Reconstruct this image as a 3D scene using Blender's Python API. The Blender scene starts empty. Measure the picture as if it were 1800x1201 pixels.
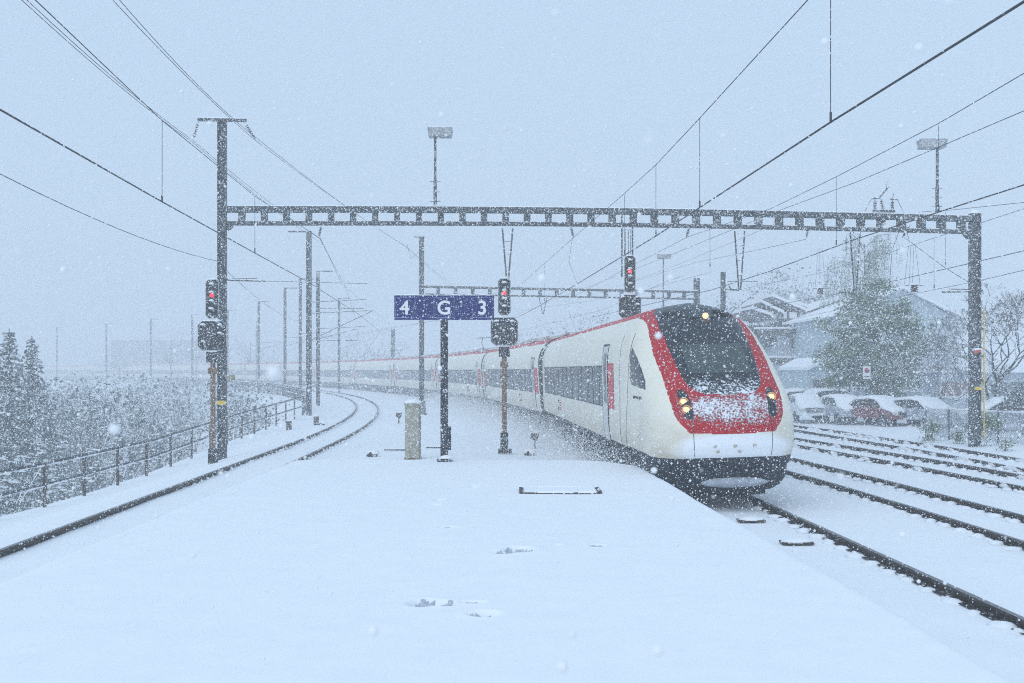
import bpy, math, random
import numpy as np
from mathutils import Vector, Matrix, Euler
random.seed(7); rng = np.random.default_rng(7)
R = math.radians
S = bpy.context.scene
# ------------------------------------------------------------------ camera, sky, sun, exposure
H = 2.5; F = 2000.0; CX = 900.0; HY = 651.0           # eye height above the rails, focal length in photo pixels
cam = bpy.data.cameras.new('camera'); camo = bpy.data.objects.new('camera', cam); S.collection.objects.link(camo)
camo.location = (0, 0, H); camo.rotation_euler = (R(90), 0, 0)
cam.sensor_width = 36; cam.lens = 36 * F / 1800; cam.shift_y = (HY - 600.5) / 1800; cam.clip_end = 3000; cam.clip_start = 0.1
cam.dof.use_dof = True; cam.dof.focus_distance = 26; cam.dof.aperture_fstop = 4.5
S.camera = camo
W = bpy.data.worlds.new('World'); S.world = W; W.use_nodes = True
nt = W.node_tree; bg = nt.nodes['Background']
sky = nt.nodes.new('ShaderNodeTexSky'); sky.sky_type = 'NISHITA'; sky.sun_disc = False
sky.sun_elevation = R(38); sky.sun_rotation = R(200); sky.dust_density = 8; sky.air_density = 2.0; sky.altitude = 600
mx = nt.nodes.new('ShaderNodeMix'); mx.data_type = 'RGBA'
mx.inputs[0].default_value = 0.93                      # an even overcast layer under the clear-sky model
mx.inputs[7].default_value = (5.2, 6.95, 8.95, 1)
nt.links.new(sky.outputs[0], mx.inputs[6]); nt.links.new(mx.outputs[2], bg.inputs[0]); bg.inputs[1].default_value = 0.1
sun = bpy.data.lights.new('sun', 'SUN'); sun.energy = 1.18; sun.angle = R(80); sun.color = (0.93, 0.965, 1.0)
suno = bpy.data.objects.new('sun', sun); S.collection.objects.link(suno); suno.rotation_euler = (R(52), 0, R(-32))
S.view_settings.view_transform = 'Standard'; S.view_settings.look = 'None'; S.view_settings.exposure = 0.07; S.view_settings.gamma = 1
S.cycles.max_bounces = 6; S.cycles.diffuse_bounces = 3; S.cycles.volume_bounces = 1; S.cycles.transparent_max_bounces = 12
S.cycles.use_denoising = False; S.cycles.filter_width = 1.1

# ------------------------------------------------------------------ helpers
def P(px, py, d):                                      # photo position + real distance -> world point
    return Vector(((px - CX) * d / F, d, H + (HY - py) * d / F))
def tag(o, label=None, cat=None, group=None, kind=None):
    if label: o['label'] = label
    if cat: o['category'] = cat
    if group: o['group'] = group
    if kind: o['kind'] = kind
    return o
def empty(name, loc=(0, 0, 0), rz=0, label=None, cat=None, group=None):
    o = bpy.data.objects.new(name, None); S.collection.objects.link(o); o.location = loc; o.rotation_euler = (0, 0, rz)
    return tag(o, label, cat, group)
class MB:
    def __init__(s): s.v = []; s.f = []; s.m = []; s.mi = 0
    def add(s, vs, fs):
        b = len(s.v); s.v += [tuple(v) for v in vs]; s.f += [tuple(b + i for i in f) for f in fs]; s.m += [s.mi] * len(fs)
        return s
    def box(s, c, size, rot=None, taper=1.0):
        hx, hy, hz = [a / 2 for a in size]; c = Vector(c)
        M = Euler(rot).to_matrix() if rot is not None else None
        vs = []
        for z in (-1, 1):
            k = taper if z > 0 else 1
            for x, y in ((-1, -1), (1, -1), (1, 1), (-1, 1)):
                v = Vector((x * hx * k, y * hy * k, z * hz))
                vs.append((M @ v if M else v) + c)
        return s.add(vs, [(0, 3, 2, 1), (4, 5, 6, 7), (0, 1, 5, 4), (1, 2, 6, 5), (2, 3, 7, 6), (3, 0, 4, 7)])
    def tube(s, pts, r, n=6, r2=None, cap=True):
        pts = [Vector(p) for p in pts]; N = len(pts)
        if r2 is None: r2 = r
        rings = []
        for i, p in enumerate(pts):
            d = (pts[min(i + 1, N - 1)] - pts[max(i - 1, 0)]).normalized()
            up = Vector((0, 0, 1)) if abs(d.z) < 0.95 else Vector((1, 0, 0))
            a = d.cross(up).normalized(); b = a.cross(d)
            rr = r + (r2 - r) * i / max(1, N - 1)
            rings.append([p + (a * math.cos(2 * math.pi * k / n) + b * math.sin(2 * math.pi * k / n)) * rr for k in range(n)])
        vs = [v for q in rings for v in q]; fs = []
        for i in range(N - 1):
            for k in range(n):
                k2 = (k + 1) % n
                fs.append((i * n + k, i * n + k2, (i + 1) * n + k2, (i + 1) * n + k))
        if cap: fs += [tuple(range(n))[::-1], tuple((N - 1) * n + k for k in range(n))]
        return s.add(vs, fs)
    def prism(s, poly, y0, y1):                        # polygon in x,z pushed through y
        n = len(poly)
        vs = [(x, y0, z) for x, z in poly] + [(x, y1, z) for x, z in poly]
        fs = [tuple(range(n)), tuple(range(2 * n - 1, n - 1, -1))] + [(i, i + n, (i + 1) % n + n, (i + 1) % n) for i in range(n)]
        return s.add(vs, fs)
    def lump(s, c, r, seed=0, flat=0.0, nu=12, nv=7, amp=0.12):
        rr = random.Random(seed); c = Vector(c); vs = []; fs = []
        ph = [rr.uniform(0, 6.3) for _ in range(4)]
        for j in range(nv + 1):
            th = math.pi * j / nv
            for i in range(nu):
                a = 2 * math.pi * i / nu
                k = 1 + amp * (math.sin(2 * a + ph[0]) * math.sin(th) + .7 * math.sin(3 * a + ph[1] + 2 * th) * math.sin(th))
                x = math.sin(th) * math.cos(a) * k; y = math.sin(th) * math.sin(a) * k; z = math.cos(th)
                if z < 0: z *= flat
                vs.append(c + Vector((x * r[0], y * r[1], z * r[2])))
        for j in range(nv):
            for i in range(nu):
                i2 = (i + 1) % nu
                fs.append((j * nu + i, (j + 1) * nu + i, (j + 1) * nu + i2, j * nu + i2))
        return s.add(vs, fs)
    def build(s, name, mats, parent=None, smooth=False, bevel=0):
        me = bpy.data.meshes.new(name); me.from_pydata(s.v, [], s.f)
        if not isinstance(mats, (list, tuple)): mats = [mats]
        for m in mats: me.materials.append(m)
        if len(mats) > 1: me.polygons.foreach_set('material_index', s.m)
        if smooth: me.polygons.foreach_set('use_smooth', [True] * len(me.polygons))
        me.update()
        o = bpy.data.objects.new(name, me); S.collection.objects.link(o)
        if parent: o.parent = parent
        if bevel:
            b = o.modifiers.new('bevel', 'BEVEL'); b.width = bevel; b.segments = 2; b.limit_method = 'ANGLE'
        return o
def grid_obj(name, V, F4, mat, parent=None, smooth=True):
    me = bpy.data.meshes.new(name); nv = len(V); nf = len(F4)
    me.vertices.add(nv); me.vertices.foreach_set('co', np.asarray(V, np.float32).ravel())
    me.loops.add(nf * 4); me.loops.foreach_set('vertex_index', np.asarray(F4, np.int32).ravel())
    me.polygons.add(nf); me.polygons.foreach_set('loop_start', np.arange(0, nf * 4, 4, dtype=np.int32))
    me.polygons.foreach_set('loop_total', np.full(nf, 4, np.int32))
    me.materials.append(mat); me.update(calc_edges=True); me.validate()
    if smooth: me.polygons.foreach_set('use_smooth', np.ones(len(me.polygons), bool))
    o = bpy.data.objects.new(name, me); S.collection.objects.link(o)
    if parent: o.parent = parent
    return o
def copy_tree(o, parent=None):
    c = o.copy(); S.collection.objects.link(c); c.parent = parent
    for ch in [x for x in bpy.data.objects if x.parent == o]: copy_tree(ch, c)
    return c
FONT = []
def text_obj(name, txt, size, mat, parent, loc, rot=(R(90), 0, 0), depth=0.004, bold=0.0, sx=1.0):
    cu = bpy.data.curves.new('lettering', 'FONT'); cu.body = txt; cu.size = size; cu.extrude = depth; cu.offset = bold
    cu.align_x = 'CENTER'; cu.align_y = 'CENTER'
    tmp = bpy.data.objects.new('lettering', cu); S.collection.objects.link(tmp)
    dg = bpy.context.evaluated_depsgraph_get(); dg.update()
    me = bpy.data.meshes.new_from_object(tmp.evaluated_get(dg)); me.name = name
    bpy.data.objects.remove(tmp); me.materials.clear(); me.materials.append(mat)
    o = bpy.data.objects.new(name, me); S.collection.objects.link(o); o.parent = parent
    o.location = loc; o.rotation_euler = rot; o.scale = (sx, 1, 1)
    return o

# ------------------------------------------------------------------ materials
SNOWC = (0.86, 0.885, 0.92, 1)
def mat(name, col, rough=0.6, var=0.15, vs=6.0, metal=0.0, snow=0.0, speck=0.0, ss=14.0, dirt=None, emit=None, bump=0.0, coat=0.0, spec=0.35):
    """snow: how readily snow lies on upward faces, speck: share of driven snow stuck to the surface"""
    m = bpy.data.materials.new(name); m.use_nodes = True; t = m.node_tree; L = t.links; b = t.nodes['Principled BSDF']
    b.inputs['Roughness'].default_value = rough; b.inputs['Metallic'].default_value = metal; b.inputs['Specular IOR Level'].default_value = spec
    if coat: b.inputs['Coat Weight'].default_value = coat
    def N(k): return t.nodes.new(k)
    tc = N('ShaderNodeTexCoord'); co = tc.outputs['Object']
    n1 = N('ShaderNodeTexNoise'); n1.inputs['Scale'].default_value = vs; n1.inputs['Detail'].default_value = 6; L.new(co, n1.inputs['Vector'])
    cr = N('ShaderNodeValToRGB'); cr.color_ramp.elements[0].position = 0.3; cr.color_ramp.elements[1].position = 0.7
    c0 = [c * (1 - var) for c in col]; c1 = [min(1, c * (1 + var)) for c in col]
    if dirt: c0 = dirt
    cr.color_ramp.elements[0].color = (*c0, 1); cr.color_ramp.elements[1].color = (*c1, 1)
    L.new(n1.outputs[0], cr.inputs[0]); out = cr.outputs[0]
    if snow or speck:
        n2 = N('ShaderNodeTexNoise'); n2.inputs['Scale'].default_value = ss; n2.inputs['Detail'].default_value = 5; n2.inputs['Roughness'].default_value = .7
        L.new(co, n2.inputs['Vector'])
        g = N('ShaderNodeNewGeometry'); sp = N('ShaderNodeSeparateXYZ'); L.new(g.outputs['Normal'], sp.inputs[0])
        a = N('ShaderNodeMath'); a.operation = 'MULTIPLY_ADD'; L.new(sp.outputs[2], a.inputs[0]); a.inputs[1].default_value = snow
        L.new(n2.outputs[0], a.inputs[2])
        r = N('ShaderNodeMapRange'); L.new(a.outputs[0], r.inputs[0]); lo = 0.72 - speck * 0.45
        r.inputs[1].default_value = lo; r.inputs[2].default_value = lo + 0.05
        mxx = N('ShaderNodeMix'); mxx.data_type = 'RGBA'; L.new(r.outputs[0], mxx.inputs[0]); L.new(out, mxx.inputs[6]); mxx.inputs[7].default_value = SNOWC
        out = mxx.outputs[2]
    L.new(out, b.inputs['Base Color'])
    if bump:
        bp = N('ShaderNodeBump'); bp.inputs['Strength'].default_value = bump; bp.inputs['Distance'].default_value = 0.02
        L.new(n1.outputs[0], bp.inputs['Height']); L.new(bp.outputs[0], b.inputs['Normal'])
    if emit:
        b.inputs['Emission Color'].default_value = (*emit[0], 1); b.inputs['Emission Strength'].default_value = emit[1]
    return m
def snow_mat(name, c=SNOWC, scale=3.0, strength=0.35, dist=0.03):
    m = bpy.data.materials.new(name); m.use_nodes = True; t = m.node_tree; L = t.links; b = t.nodes['Principled BSDF']
    b.inputs['Roughness'].default_value = 0.75; b.inputs['Specular IOR Level'].default_value = 0.25
    tc = t.nodes.new('ShaderNodeTexCoord')
    n = t.nodes.new('ShaderNodeTexNoise'); n.inputs['Scale'].default_value = scale; n.inputs['Detail'].default_value = 9; n.inputs['Roughness'].default_value = 0.62
    n2 = t.nodes.new('ShaderNodeTexNoise'); n2.inputs['Scale'].default_value = scale * 22; n2.inputs['Detail'].default_value = 3
    L.new(tc.outputs['Object'], n.inputs['Vector']); L.new(tc.outputs['Object'], n2.inputs['Vector'])
    ad = t.nodes.new('ShaderNodeMath'); ad.operation = 'MULTIPLY_ADD'; L.new(n2.outputs[0], ad.inputs[0]); ad.inputs[1].default_value = 0.14; L.new(n.outputs[0], ad.inputs[2])
    bp = t.nodes.new('ShaderNodeBump'); bp.inputs['Strength'].default_value = strength; bp.inputs['Distance'].default_value = dist
    L.new(ad.outputs[0], bp.inputs['Height']); L.new(bp.outputs[0], b.inputs['Normal'])
    cr = t.nodes.new('ShaderNodeValToRGB'); cr.color_ramp.elements[0].position = .35; cr.color_ramp.elements[1].position = .6
    cr.color_ramp.elements[0].color = (c[0] * .965, c[1] * .97, c[2] * .98, 1); cr.color_ramp.elements[1].color = c
    L.new(n.outputs[0], cr.inputs[0]); L.new(cr.outputs[0], b.inputs['Base Color'])
    return m
M = {}
M['snow'] = snow_mat('fresh_snow')
M['snow_rough'] = snow_mat('clumpy_snow', (0.84, .87, .91, 1), 9, .6, .03)
M['ground'] = snow_mat('snow_ground', (0.85, .878, .915, 1), 1.2, .5, .06)
M['steel'] = mat('galvanised_steel', (.038, .046, .050), .7, .3, 5, 0, snow=.30, speck=.34, ss=22)
M['steel_far'] = mat('weathered_steel', (.05, .058, .062), .7, .2, 3, snow=.25, speck=.3, ss=12)
M['black_steel'] = mat('black_painted_steel', (.012, .017, .028), .45, .3, 8, snow=.35, speck=.26, ss=30)
M['rust'] = mat('rusty_steel', (.20, .115, .05), .8, .35, 9, snow=.3, speck=.3, ss=26, dirt=(.06, .035, .022))
M['wire'] = mat('cable', (.03, .033, .04), .6, .2, 3, snow=.10, speck=.24, ss=9)
M['insulator'] = mat('brown_insulator', (.07, .05, .05), .4, .2, 9, snow=.3, speck=.25)
M['rail'] = mat('rail_steel', (.045, .035, .03), .6, .35, 5, snow=.0, speck=.22, ss=12)
M['rail_head'] = mat('rail_head', (.16, .16, .17), .35, .2, 4, metal=.6, speck=.22, ss=11)
M['ballast'] = mat('dark_ballast', (.028, .022, .02), .95, .5, 30, snow=.0, speck=.28, ss=16, bump=1.0)
M['blue'] = mat('blue_enamel', (.006, .010, .135), .5, .12, 3, snow=.4, speck=.12, ss=34)
M['post_brown'] = mat('dark_brown_post', (.06, .042, .03), .8, .3, 9, speck=.26, ss=20)
M['rail_dark'] = mat('dark_hand_rail', (.05, .052, .055), .7, .3, 6, speck=.26, ss=12)
M['white'] = mat('white_enamel', (.78, .79, .8), .4, .04)
M['line'] = mat('thin_white_line', (.34, .38, .62), .4, .04)
M['cabinet'] = mat('beige_cabinet', (.36, .36, .29), .7, .25, 4, snow=.3, speck=.30, ss=24, dirt=(.22, .20, .13))
M['signal'] = mat('signal_black', (.008, .009, .010), .7, .3, 8, snow=.35, speck=.30, ss=34)
M['signal_rim'] = mat('signal_rim', (.5, .52, .52), .5, .2, 8)
M['red_lamp'] = mat('red_lamp', (.8, .02, .02), .4, .02, emit=((1, .02, .03), 3.2))
M['dead_lamp'] = mat('unlit_lamp', (.03, .03, .035), .2, .1)
M['yellow'] = mat('yellow_plate', (.75, .5, .03), .5, .1, speck=.2, ss=20)
M['red_plate'] = mat('red_plate', (.6, .06, .04), .5, .1, speck=.1, ss=12)
M['cream'] = mat('cream_paint', (.82, .775, .65), .38, .05, 1.2, speck=.16, ss=20, coat=.15)
M['red'] = mat('red_paint', (.47, .003, .010), .5, .10, 3, speck=.22, ss=46, coat=.15)
M['roofred'] = mat('roof_red', (.50, .02, .03), .6, .1, 3, snow=.06, speck=.2, ss=18)
M['roof'] = mat('roof_grey', (.45, .45, .43), .7, .2, 3, snow=.45, speck=.3, ss=3)
M['glass'] = mat('dark_glass', (.018, .022, .027), .16, .2, 2, spec=.25, speck=.19, ss=30)
M['screen'] = mat('windscreen_glass', (.035, .045, .052), .08, .15, 2, speck=.16, ss=34)
M['screen_inner'] = mat('windscreen_panel', (.055, .075, .072), .15, .12, 2, speck=.10, ss=34, spec=.2)
M['black_front'] = mat('black_front', (.014, .018, .026), .35, .2, 3, speck=.12, ss=40, spec=.25)
M['bandglass'] = mat('window_band', (.045, .052, .060), .22, .25, 2.0, speck=.2, ss=30)
M['mullion'] = mat('mullion', (.03, .033, .036), .5, .2, speck=.16)
M['skirt'] = mat('skirt', (.012, .016, .026), .7, .3, 3, snow=.1, speck=.26, ss=22)
M['under'] = mat('underframe', (.008, .008, .010), .8, .4, 6, speck=.3, ss=26)
M['gangway'] = mat('rubber_gangway', (.03, .034, .036), .8, .3, 6, speck=.22)
M['door'] = mat('door_cream', (.62, .62, .58), .45, .08, 3, speck=.16)
M['doorred'] = mat('door_red', (.60, .05, .06), .45, .08, 3, speck=.16)
M['seam'] = mat('seam', (.05, .05, .05), .8, .1)
M['dirt'] = mat('dirty_cream', (.50, .45, .36), .6, .2, 3, speck=.16)
M['warm'] = mat('warm_headlight', (.4, .3, .15), .3, .01, emit=((1.0, .66, .32), 1.35))
M['warm_dim'] = mat('warm_headlight_rim', (.3, .2, .1), .3, .01, emit=((1.0, .42, .12), .45))
M['bark'] = mat('bark', (.05, .045, .042), .9, .3, 9, snow=.55, speck=.25, ss=8)
M['twig'] = mat('frosted_twigs', (.04, .038, .038), .9, .3, 9, snow=.30, speck=.40, ss=14)
M['leaf'] = mat('green_leaves', (.13, .21, .095), .8, .4, 3, snow=.0, speck=.10, ss=5)
M['leaf_dark'] = mat('dark_leaves', (.10, .135, .135), .8, .4, 3, snow=.0, speck=.3, ss=5)
M['leaf_snow'] = mat('snowy_leaves', (.72, .76, .79), .8, .08, 3)

# ------------------------------------------------------------------ alignments
def xt(y):                                             # centre of the train's track
    y = np.asarray(y, float); k = np.maximum(0, y - 28)
    return 4.45 - .035 * (y - 11) - k * k / 800
def xl(y):                                             # centre of the left track
    y = np.asarray(y, float); k = np.maximum(0, y - 38)
    return -6.4 - .02 * (y - 15) - k * k / 700
def x2(y): return np.interp(y, [2, 12, 16.6, 19.6, 25.6, 28.2, 32.5, 45, 60, 90], [8.5, 8.3, 8.2, 8.1, 7.8, 7.6, 7.3, 6.2, 4.6, .3])
def x3(y): return np.interp(y, [2, 12, 24.5, 27, 31, 38.4, 42, 60, 90], [12.9, 12.4, 11.72, 11.5, 11.2, 10.3, 9.8, 7.5, 3.2])
def x4(y): return np.interp(y, [2, 28, 31.8, 37, 40.6, 48, 51.5, 65, 90], [13.9, 13.75, 13.7, 13.5, 13.2, 12.7, 12.2, 10.6, 6.4])
FX = ([0, 8, 28, 36, 48, 63, 75, 90, 110, 148, 185, 230, 300, 420], [-12.4, -12.0, -11.5, -11.4, -11.4, -11.6, -13.5, -16.6, -22.2, -36.3, -53.3, -80, -132, -254], [-1, -.95, -.87, -.8, -.38, -.05, 0, 0, 0, 0, 0, 0, 0, 0])
def fx(y): return np.interp(y, FX[0], FX[1])
def fz(y): return np.interp(y, FX[0], FX[2])
def hillz(x, y): return np.clip((x - 30) * .12, 0, 9) * np.clip((y - 60) / 50, 0, 1)
def gz(x, y):
    z = np.full(np.broadcast(x, y).shape, -.115)
    e = x - fx(y); sh = xl(y) - 1.05                   # shoulder from the left rail down to the railing
    u = np.clip((sh - x) / np.maximum(.5, sh - fx(y)), 0, 1); u = u * u * (3 - 2 * u)
    z = z + u * (fz(y) + .115)
    z = z - np.clip(-(e + .25) * .75, 0, 9)
    z = z + .12 * np.clip((x - 15.3) / 2.5, 0, 1) + hillz(x, y)
    # soft swell of the untouched snow between the tracks
    z = z + .10 * np.clip(1 - np.abs(x + 2.2) / 3.2, 0, 1) ** 2 * np.clip((y - 24) / 4, 0, 1) * np.clip((60 - y) / 20, 0, 1)
    return z

# ------------------------------------------------------------------ ground
xs = np.concatenate([np.linspace(-900, -120, 14)[:-1], np.linspace(-120, -30, 60)[:-1], np.linspace(-30, 22, 261)[:-1], np.linspace(22, 90, 40)[:-1], np.linspace(90, 900, 12)])
ys = np.concatenate([np.linspace(-30, 4, 12)[:-1], np.linspace(4, 70, 331)[:-1], np.linspace(70, 200, 130)[:-1], np.linspace(200, 460, 60)[:-1], np.linspace(460, 1500, 10)])
GX, GY = np.meshgrid(xs, ys); GZ = gz(GX, GY)
def vnoise(X, Y, s, seed):
    r = np.random.default_rng(seed); out = 0
    for k in range(5):
        a = r.uniform(0, 6.28); f = s * r.uniform(.6, 1.7); out = out + np.sin((X * math.cos(a) + Y * math.sin(a)) * f + r.uniform(0, 6.28))
    return out / 5
near = (GX > -30) & (GX < 22) & (GY < 70)
GZ = GZ + np.where(near, .02 * vnoise(GX, GY, 1.1, 3) + .012 * vnoise(GX, GY, 3.5, 4), 0)
def quads(nx, ny):
    i = np.arange(nx - 1); j = np.arange(ny - 1); I, J = np.meshgrid(i, j); a = (J * nx + I).ravel()
    return np.stack([a, a + 1, a + 1 + nx, a + nx], 1)
g = grid_obj('ground', np.stack([GX.ravel(), GY.ravel(), GZ.ravel()], 1), quads(len(xs), len(ys)), M['ground'])
tag(g, 'snow covered ground around the tracks', kind='structure')

# platform: raised snow surface with footprints
PE = 24.6                                              # far end of the platform
nx, ny = 460, 1150
yy = np.concatenate([np.linspace(-8, 2, 30)[:-1], np.linspace(2, PE + .5, ny - 29)]); ny = len(yy)
uu = np.concatenate([np.linspace(0, .30, 61)[:-1], np.linspace(.30, .85, 340)[:-1], np.linspace(.85, 1, 61)])
def pl_left(y): return np.full_like(y, -5.02)
def pl_right(y): return xt(y) - 1.42 - .02 * vnoise(y, y * 0, 2.2, 9)
cor = np.clip((yy - (PE - 1.6)) / 1.6, 0, 1) ** 2.2 * .75
XL = pl_left(yy) - .35; XR = pl_right(yy) + .10 - cor
X = XL[:, None] + (XR - XL)[:, None] * uu[None, :]; Y = np.repeat(yy[:, None], nx, 1)
Z = np.full_like(X, .55)
dl = X - XL[:, None]; dr = XR[:, None] - X; de = PE + .5 - Y
Z -= .62 * np.clip(1 - dl / .75, 0, 1) ** 1.7           # snow drifted over the left edge
Z -= .10 * np.clip(1 - dr / .22, 0, 1) ** 2.2
Z -= .30 * np.clip(1 - de / .5, 0, 1) ** 2
Z += .015 * vnoise(X, Y, .9, 21) + .007 * vnoise(X, Y, 3.1, 22) + .003 * vnoise(X, Y, 9, 23)
SL = np.zeros_like(X)
def dent(px, py, w, h, depth, ang=0):
    d = (H - .55) * F / (py - HY); cx = (px - CX) * d / F; sx = w * d / F / 2; sy = h * (H - .55) * F / (py - HY) ** 2 / 2
    q = ((X - cx) / sx) ** 2 + ((Y - d) / sy) ** 2
    SL[:] = np.maximum(SL, np.exp(-q) * min(1, depth / .04))
    Z[:] = Z - depth * 2.0 * np.exp(-q ** 2.2) + depth * .15 * np.exp(-(np.sqrt(q) - 1.6) ** 2 * 6)
for a in [(745, 1059, 50, 12, .05), (778, 1060, 36, 9, .04), (852, 1078, 50, 9, .045), (830, 1057, 44, 4, .025), (912, 966, 46, 8, .05), (885, 970, 40, 5, .03), (1050, 959, 26, 4, .03), (787, 927, 30, 3, .025),
          (772, 878, 18, 3, .022), (764, 886, 18, 2.5, .02), (980, 958, 18, 3, .02), (833, 855, 16, 3, .02), (475, 1038, 10, 3, .02)]: dent(*a)
V = np.stack([X.ravel(), Y.ravel(), Z.ravel()], 1)
slv = (SL * (.78 + .45 * vnoise(X, Y * 1.5, 17, 51) + .40 * vnoise(X, Y * 1.5, 45, 52) + .3 * vnoise(X, Y, 110, 53))).ravel()
Qs = quads(nx, ny); Qs = Qs[slv[Qs].max(1) > .34]; u_, inv_ = np.unique(Qs, return_inverse=True)
o = grid_obj('footprint_shade', V[u_] + np.array([0, 0, .004]), inv_.reshape(Qs.shape), mat('shaded_trodden_snow', (.46, .50, .57), .6, .28, 26)); tag(o, 'darker trodden snow in the platform footprints, with their shade in its colour', kind='stuff')  # trodden snow, its dark colour standing in for shade the dents lack
# skirt of the platform edge (right side and far end) falls to the track bed
edge_r = np.stack([XR + .015, yy, np.full_like(yy, -.2)], 1)
Q = quads(nx, ny); base = len(V); V = np.concatenate([V, edge_r])
j = np.arange(ny - 1); Q = np.concatenate([Q, np.stack([j * nx + nx - 1, base + j, base + j + 1, (j + 1) * nx + nx - 1], 1)])
base2 = len(V); fe = np.stack([X[-1], np.full(nx, yy[-1] + .02), np.full(nx, -.2)], 1); V = np.concatenate([V, fe])
i = np.arange(nx - 1); Q = np.concatenate([Q, np.stack([(ny - 1) * nx + i, (ny - 1) * nx + i + 1, base2 + i + 1, base2 + i], 1)])
o = grid_obj('platform', V, Q, M['snow']); tag(o, 'snow covered island platform in the foreground', kind='structure')

# ------------------------------------------------------------------ tracks
def rail_mesh(mb, fxn, off, y0, y1, step, cant=None):
    prof = [(-.036, 0), (.036, 0), (.036, -.035), (.010, -.045), (.010, -.13), (.07, -.15), (-.07, -.15), (-.010, -.13), (-.010, -.045), (-.036, -.035)]
    ysn = np.arange(y0, y1 + step, step); n = len(prof); rings = []
    for y in ysn:
        x = float(fxn(y)); dx = float(fxn(y + .5) - fxn(y - .5)); L = math.hypot(dx, 1); nxn = Vector((1 / L, -dx / L, 0))
        c = Vector((x, y, 0)) + nxn * off
        rings.append([c + nxn * p[0] + Vector((0, 0, p[1] + .0)) for p in prof])
    for k in range(len(rings) - 1):
        for q in range(n):
            q2 = (q + 1) % n; mb.mi = 0 if q == 0 else 1
            mb.add([rings[k][q], rings[k][q2], rings[k + 1][q2], rings[k + 1][q]], [(0, 1, 2, 3)])
    mb.mi = 0
def strip(mb, fxn, o0, o1, y0, y1, step, z):
    ysn = np.arange(y0, y1 + step, step); prev = None
    for y in ysn:
        x = float(fxn(y)); dx = float(fxn(y + .5) - fxn(y - .5)); L = math.hypot(dx, 1)
        a = (x + o0 / L, y - o0 * dx / L, z); b = (x + o1 / L, y - o1 * dx / L, z)
        if prev: mb.add([prev[0], prev[1], b, a], [(0, 1, 2, 3)])
        prev = (a, b)
clump = MB()
def snow_clumps(fxn, off, y0, y1, amp, seed):          # snow lying on each sleeper end and fastening beside the rail
    rr = random.Random(seed); y = y0
    while y < y1:
        x = float(fxn(y)); s = rr.uniform(.8, 1.25)
        for sd in (-1, 1):
            if rr.random() < .94:
                clump.lump((x + off + sd * (.165 if sd < 0 else .11) * (.6 + .4 * amp) + rr.uniform(-.015, .015), y + rr.uniform(-.05, .05), -.125), (.125 * s * amp, .15 * s * amp, rr.uniform(.05, .085)), rr.random(), 0, 9, 5, .2)
        for k in range(2):                              # drift between the sleepers
            if rr.random() < .35: clump.lump((x + off - .12, y + rr.uniform(.15, .45), -.125), (.06, rr.uniform(.08, .2), rr.uniform(.03, .06)), rr.random(), 0, 7, 4)
        y += .62
def track(fxn, y0, y1, step, label, clump_to, amp=1.0, rails=(-.7175, .7175), gut=.115, seed=1):
    root = empty('railway_track', (0, 0, 0), label=label); root['kind'] = 'structure'
    for off in rails:
        mb = MB(); rail_mesh(mb, fxn, off, y0, y1, step); mb.build('rail', [M['rail_head'], M['rail']], root)
    gb = MB()
    for off in rails: strip(gb, fxn, off - gut * 1.25, off + gut * .55, y0, clump_to, step, -.092)
    gb.build('ballast_edge', M['ballast'], root)
    for off in rails: snow_clumps(fxn, off, max(y0, 6 if amp > .5 else 26), clump_to, amp, seed + off)
    return root
track(xt, 3, 420, 1.0, 'railway track beneath the train, right of the platform', 46, seed=2)
track(xl, 3, 420, 1.0, 'curving railway track along the left railing', 60, amp=.35, gut=.05, seed=3)
track(x2, 6, 90, 1.0, 'first empty railway track right of the train', 60, 1.0, gut=.075, seed=4)
track(x3, 10, 90, 1.0, 'second empty railway track right of the train', 60, .9, gut=.048, seed=5)
track(x4, 12, 90, 1.0, 'farthest empty railway track beside the parked cars', 64, .9, gut=.042, seed=6)
# snow tongues lying over the far rails
for k in range(60):
    f = random.choice([x3, x4, x4]); y = random.uniform(20, 55); off = random.choice([-.7175, .7175])
    clump.lump((float(f(y)) + off, y, -.1), (.07, random.uniform(.2, .9), random.uniform(.10, .13)), k, 0, 8, 4)
for k in range(40):
    y = random.uniform(26, 60); off = random.choice([-.7175, .7175]); clump.lump((float(xl(y)) + off + random.choice([-.08, .08]), y, -.12), (.08, random.uniform(.15, .5), random.uniform(.05, .09)), k + 99, 0, 8, 4)
o = clump.build('snow_clumps', M['snow_rough'], smooth=True); tag(o, 'lumps of snow on the sleepers beside the rails', kind='stuff')
# snowed-over magnets / plates between the train's rails
for i, (px, py, w, lab) in enumerate([(1320, 913, 46, 'snow capped plate between the rails nearest the train'), (1400, 952, 54, 'snow capped plate between the rails nearest the camera')]):
    d = (H + .1) * F / (py - HY + 3); c = P(px, py, d); t = empty('track_magnet', (c.x, d, -.10), 0, lab, 'track magnet', 'plates between the rails')
    ww = w * d / F
    MB().box((0, 0, .012), (ww, .28, .03)).build('plate', M['post_brown'], t)
    MB().lump((0, .0, .02), (ww * .53, .155, .055), i, .0, 20, 6, .05).build('snow', M['snow'], t, True)

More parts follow.
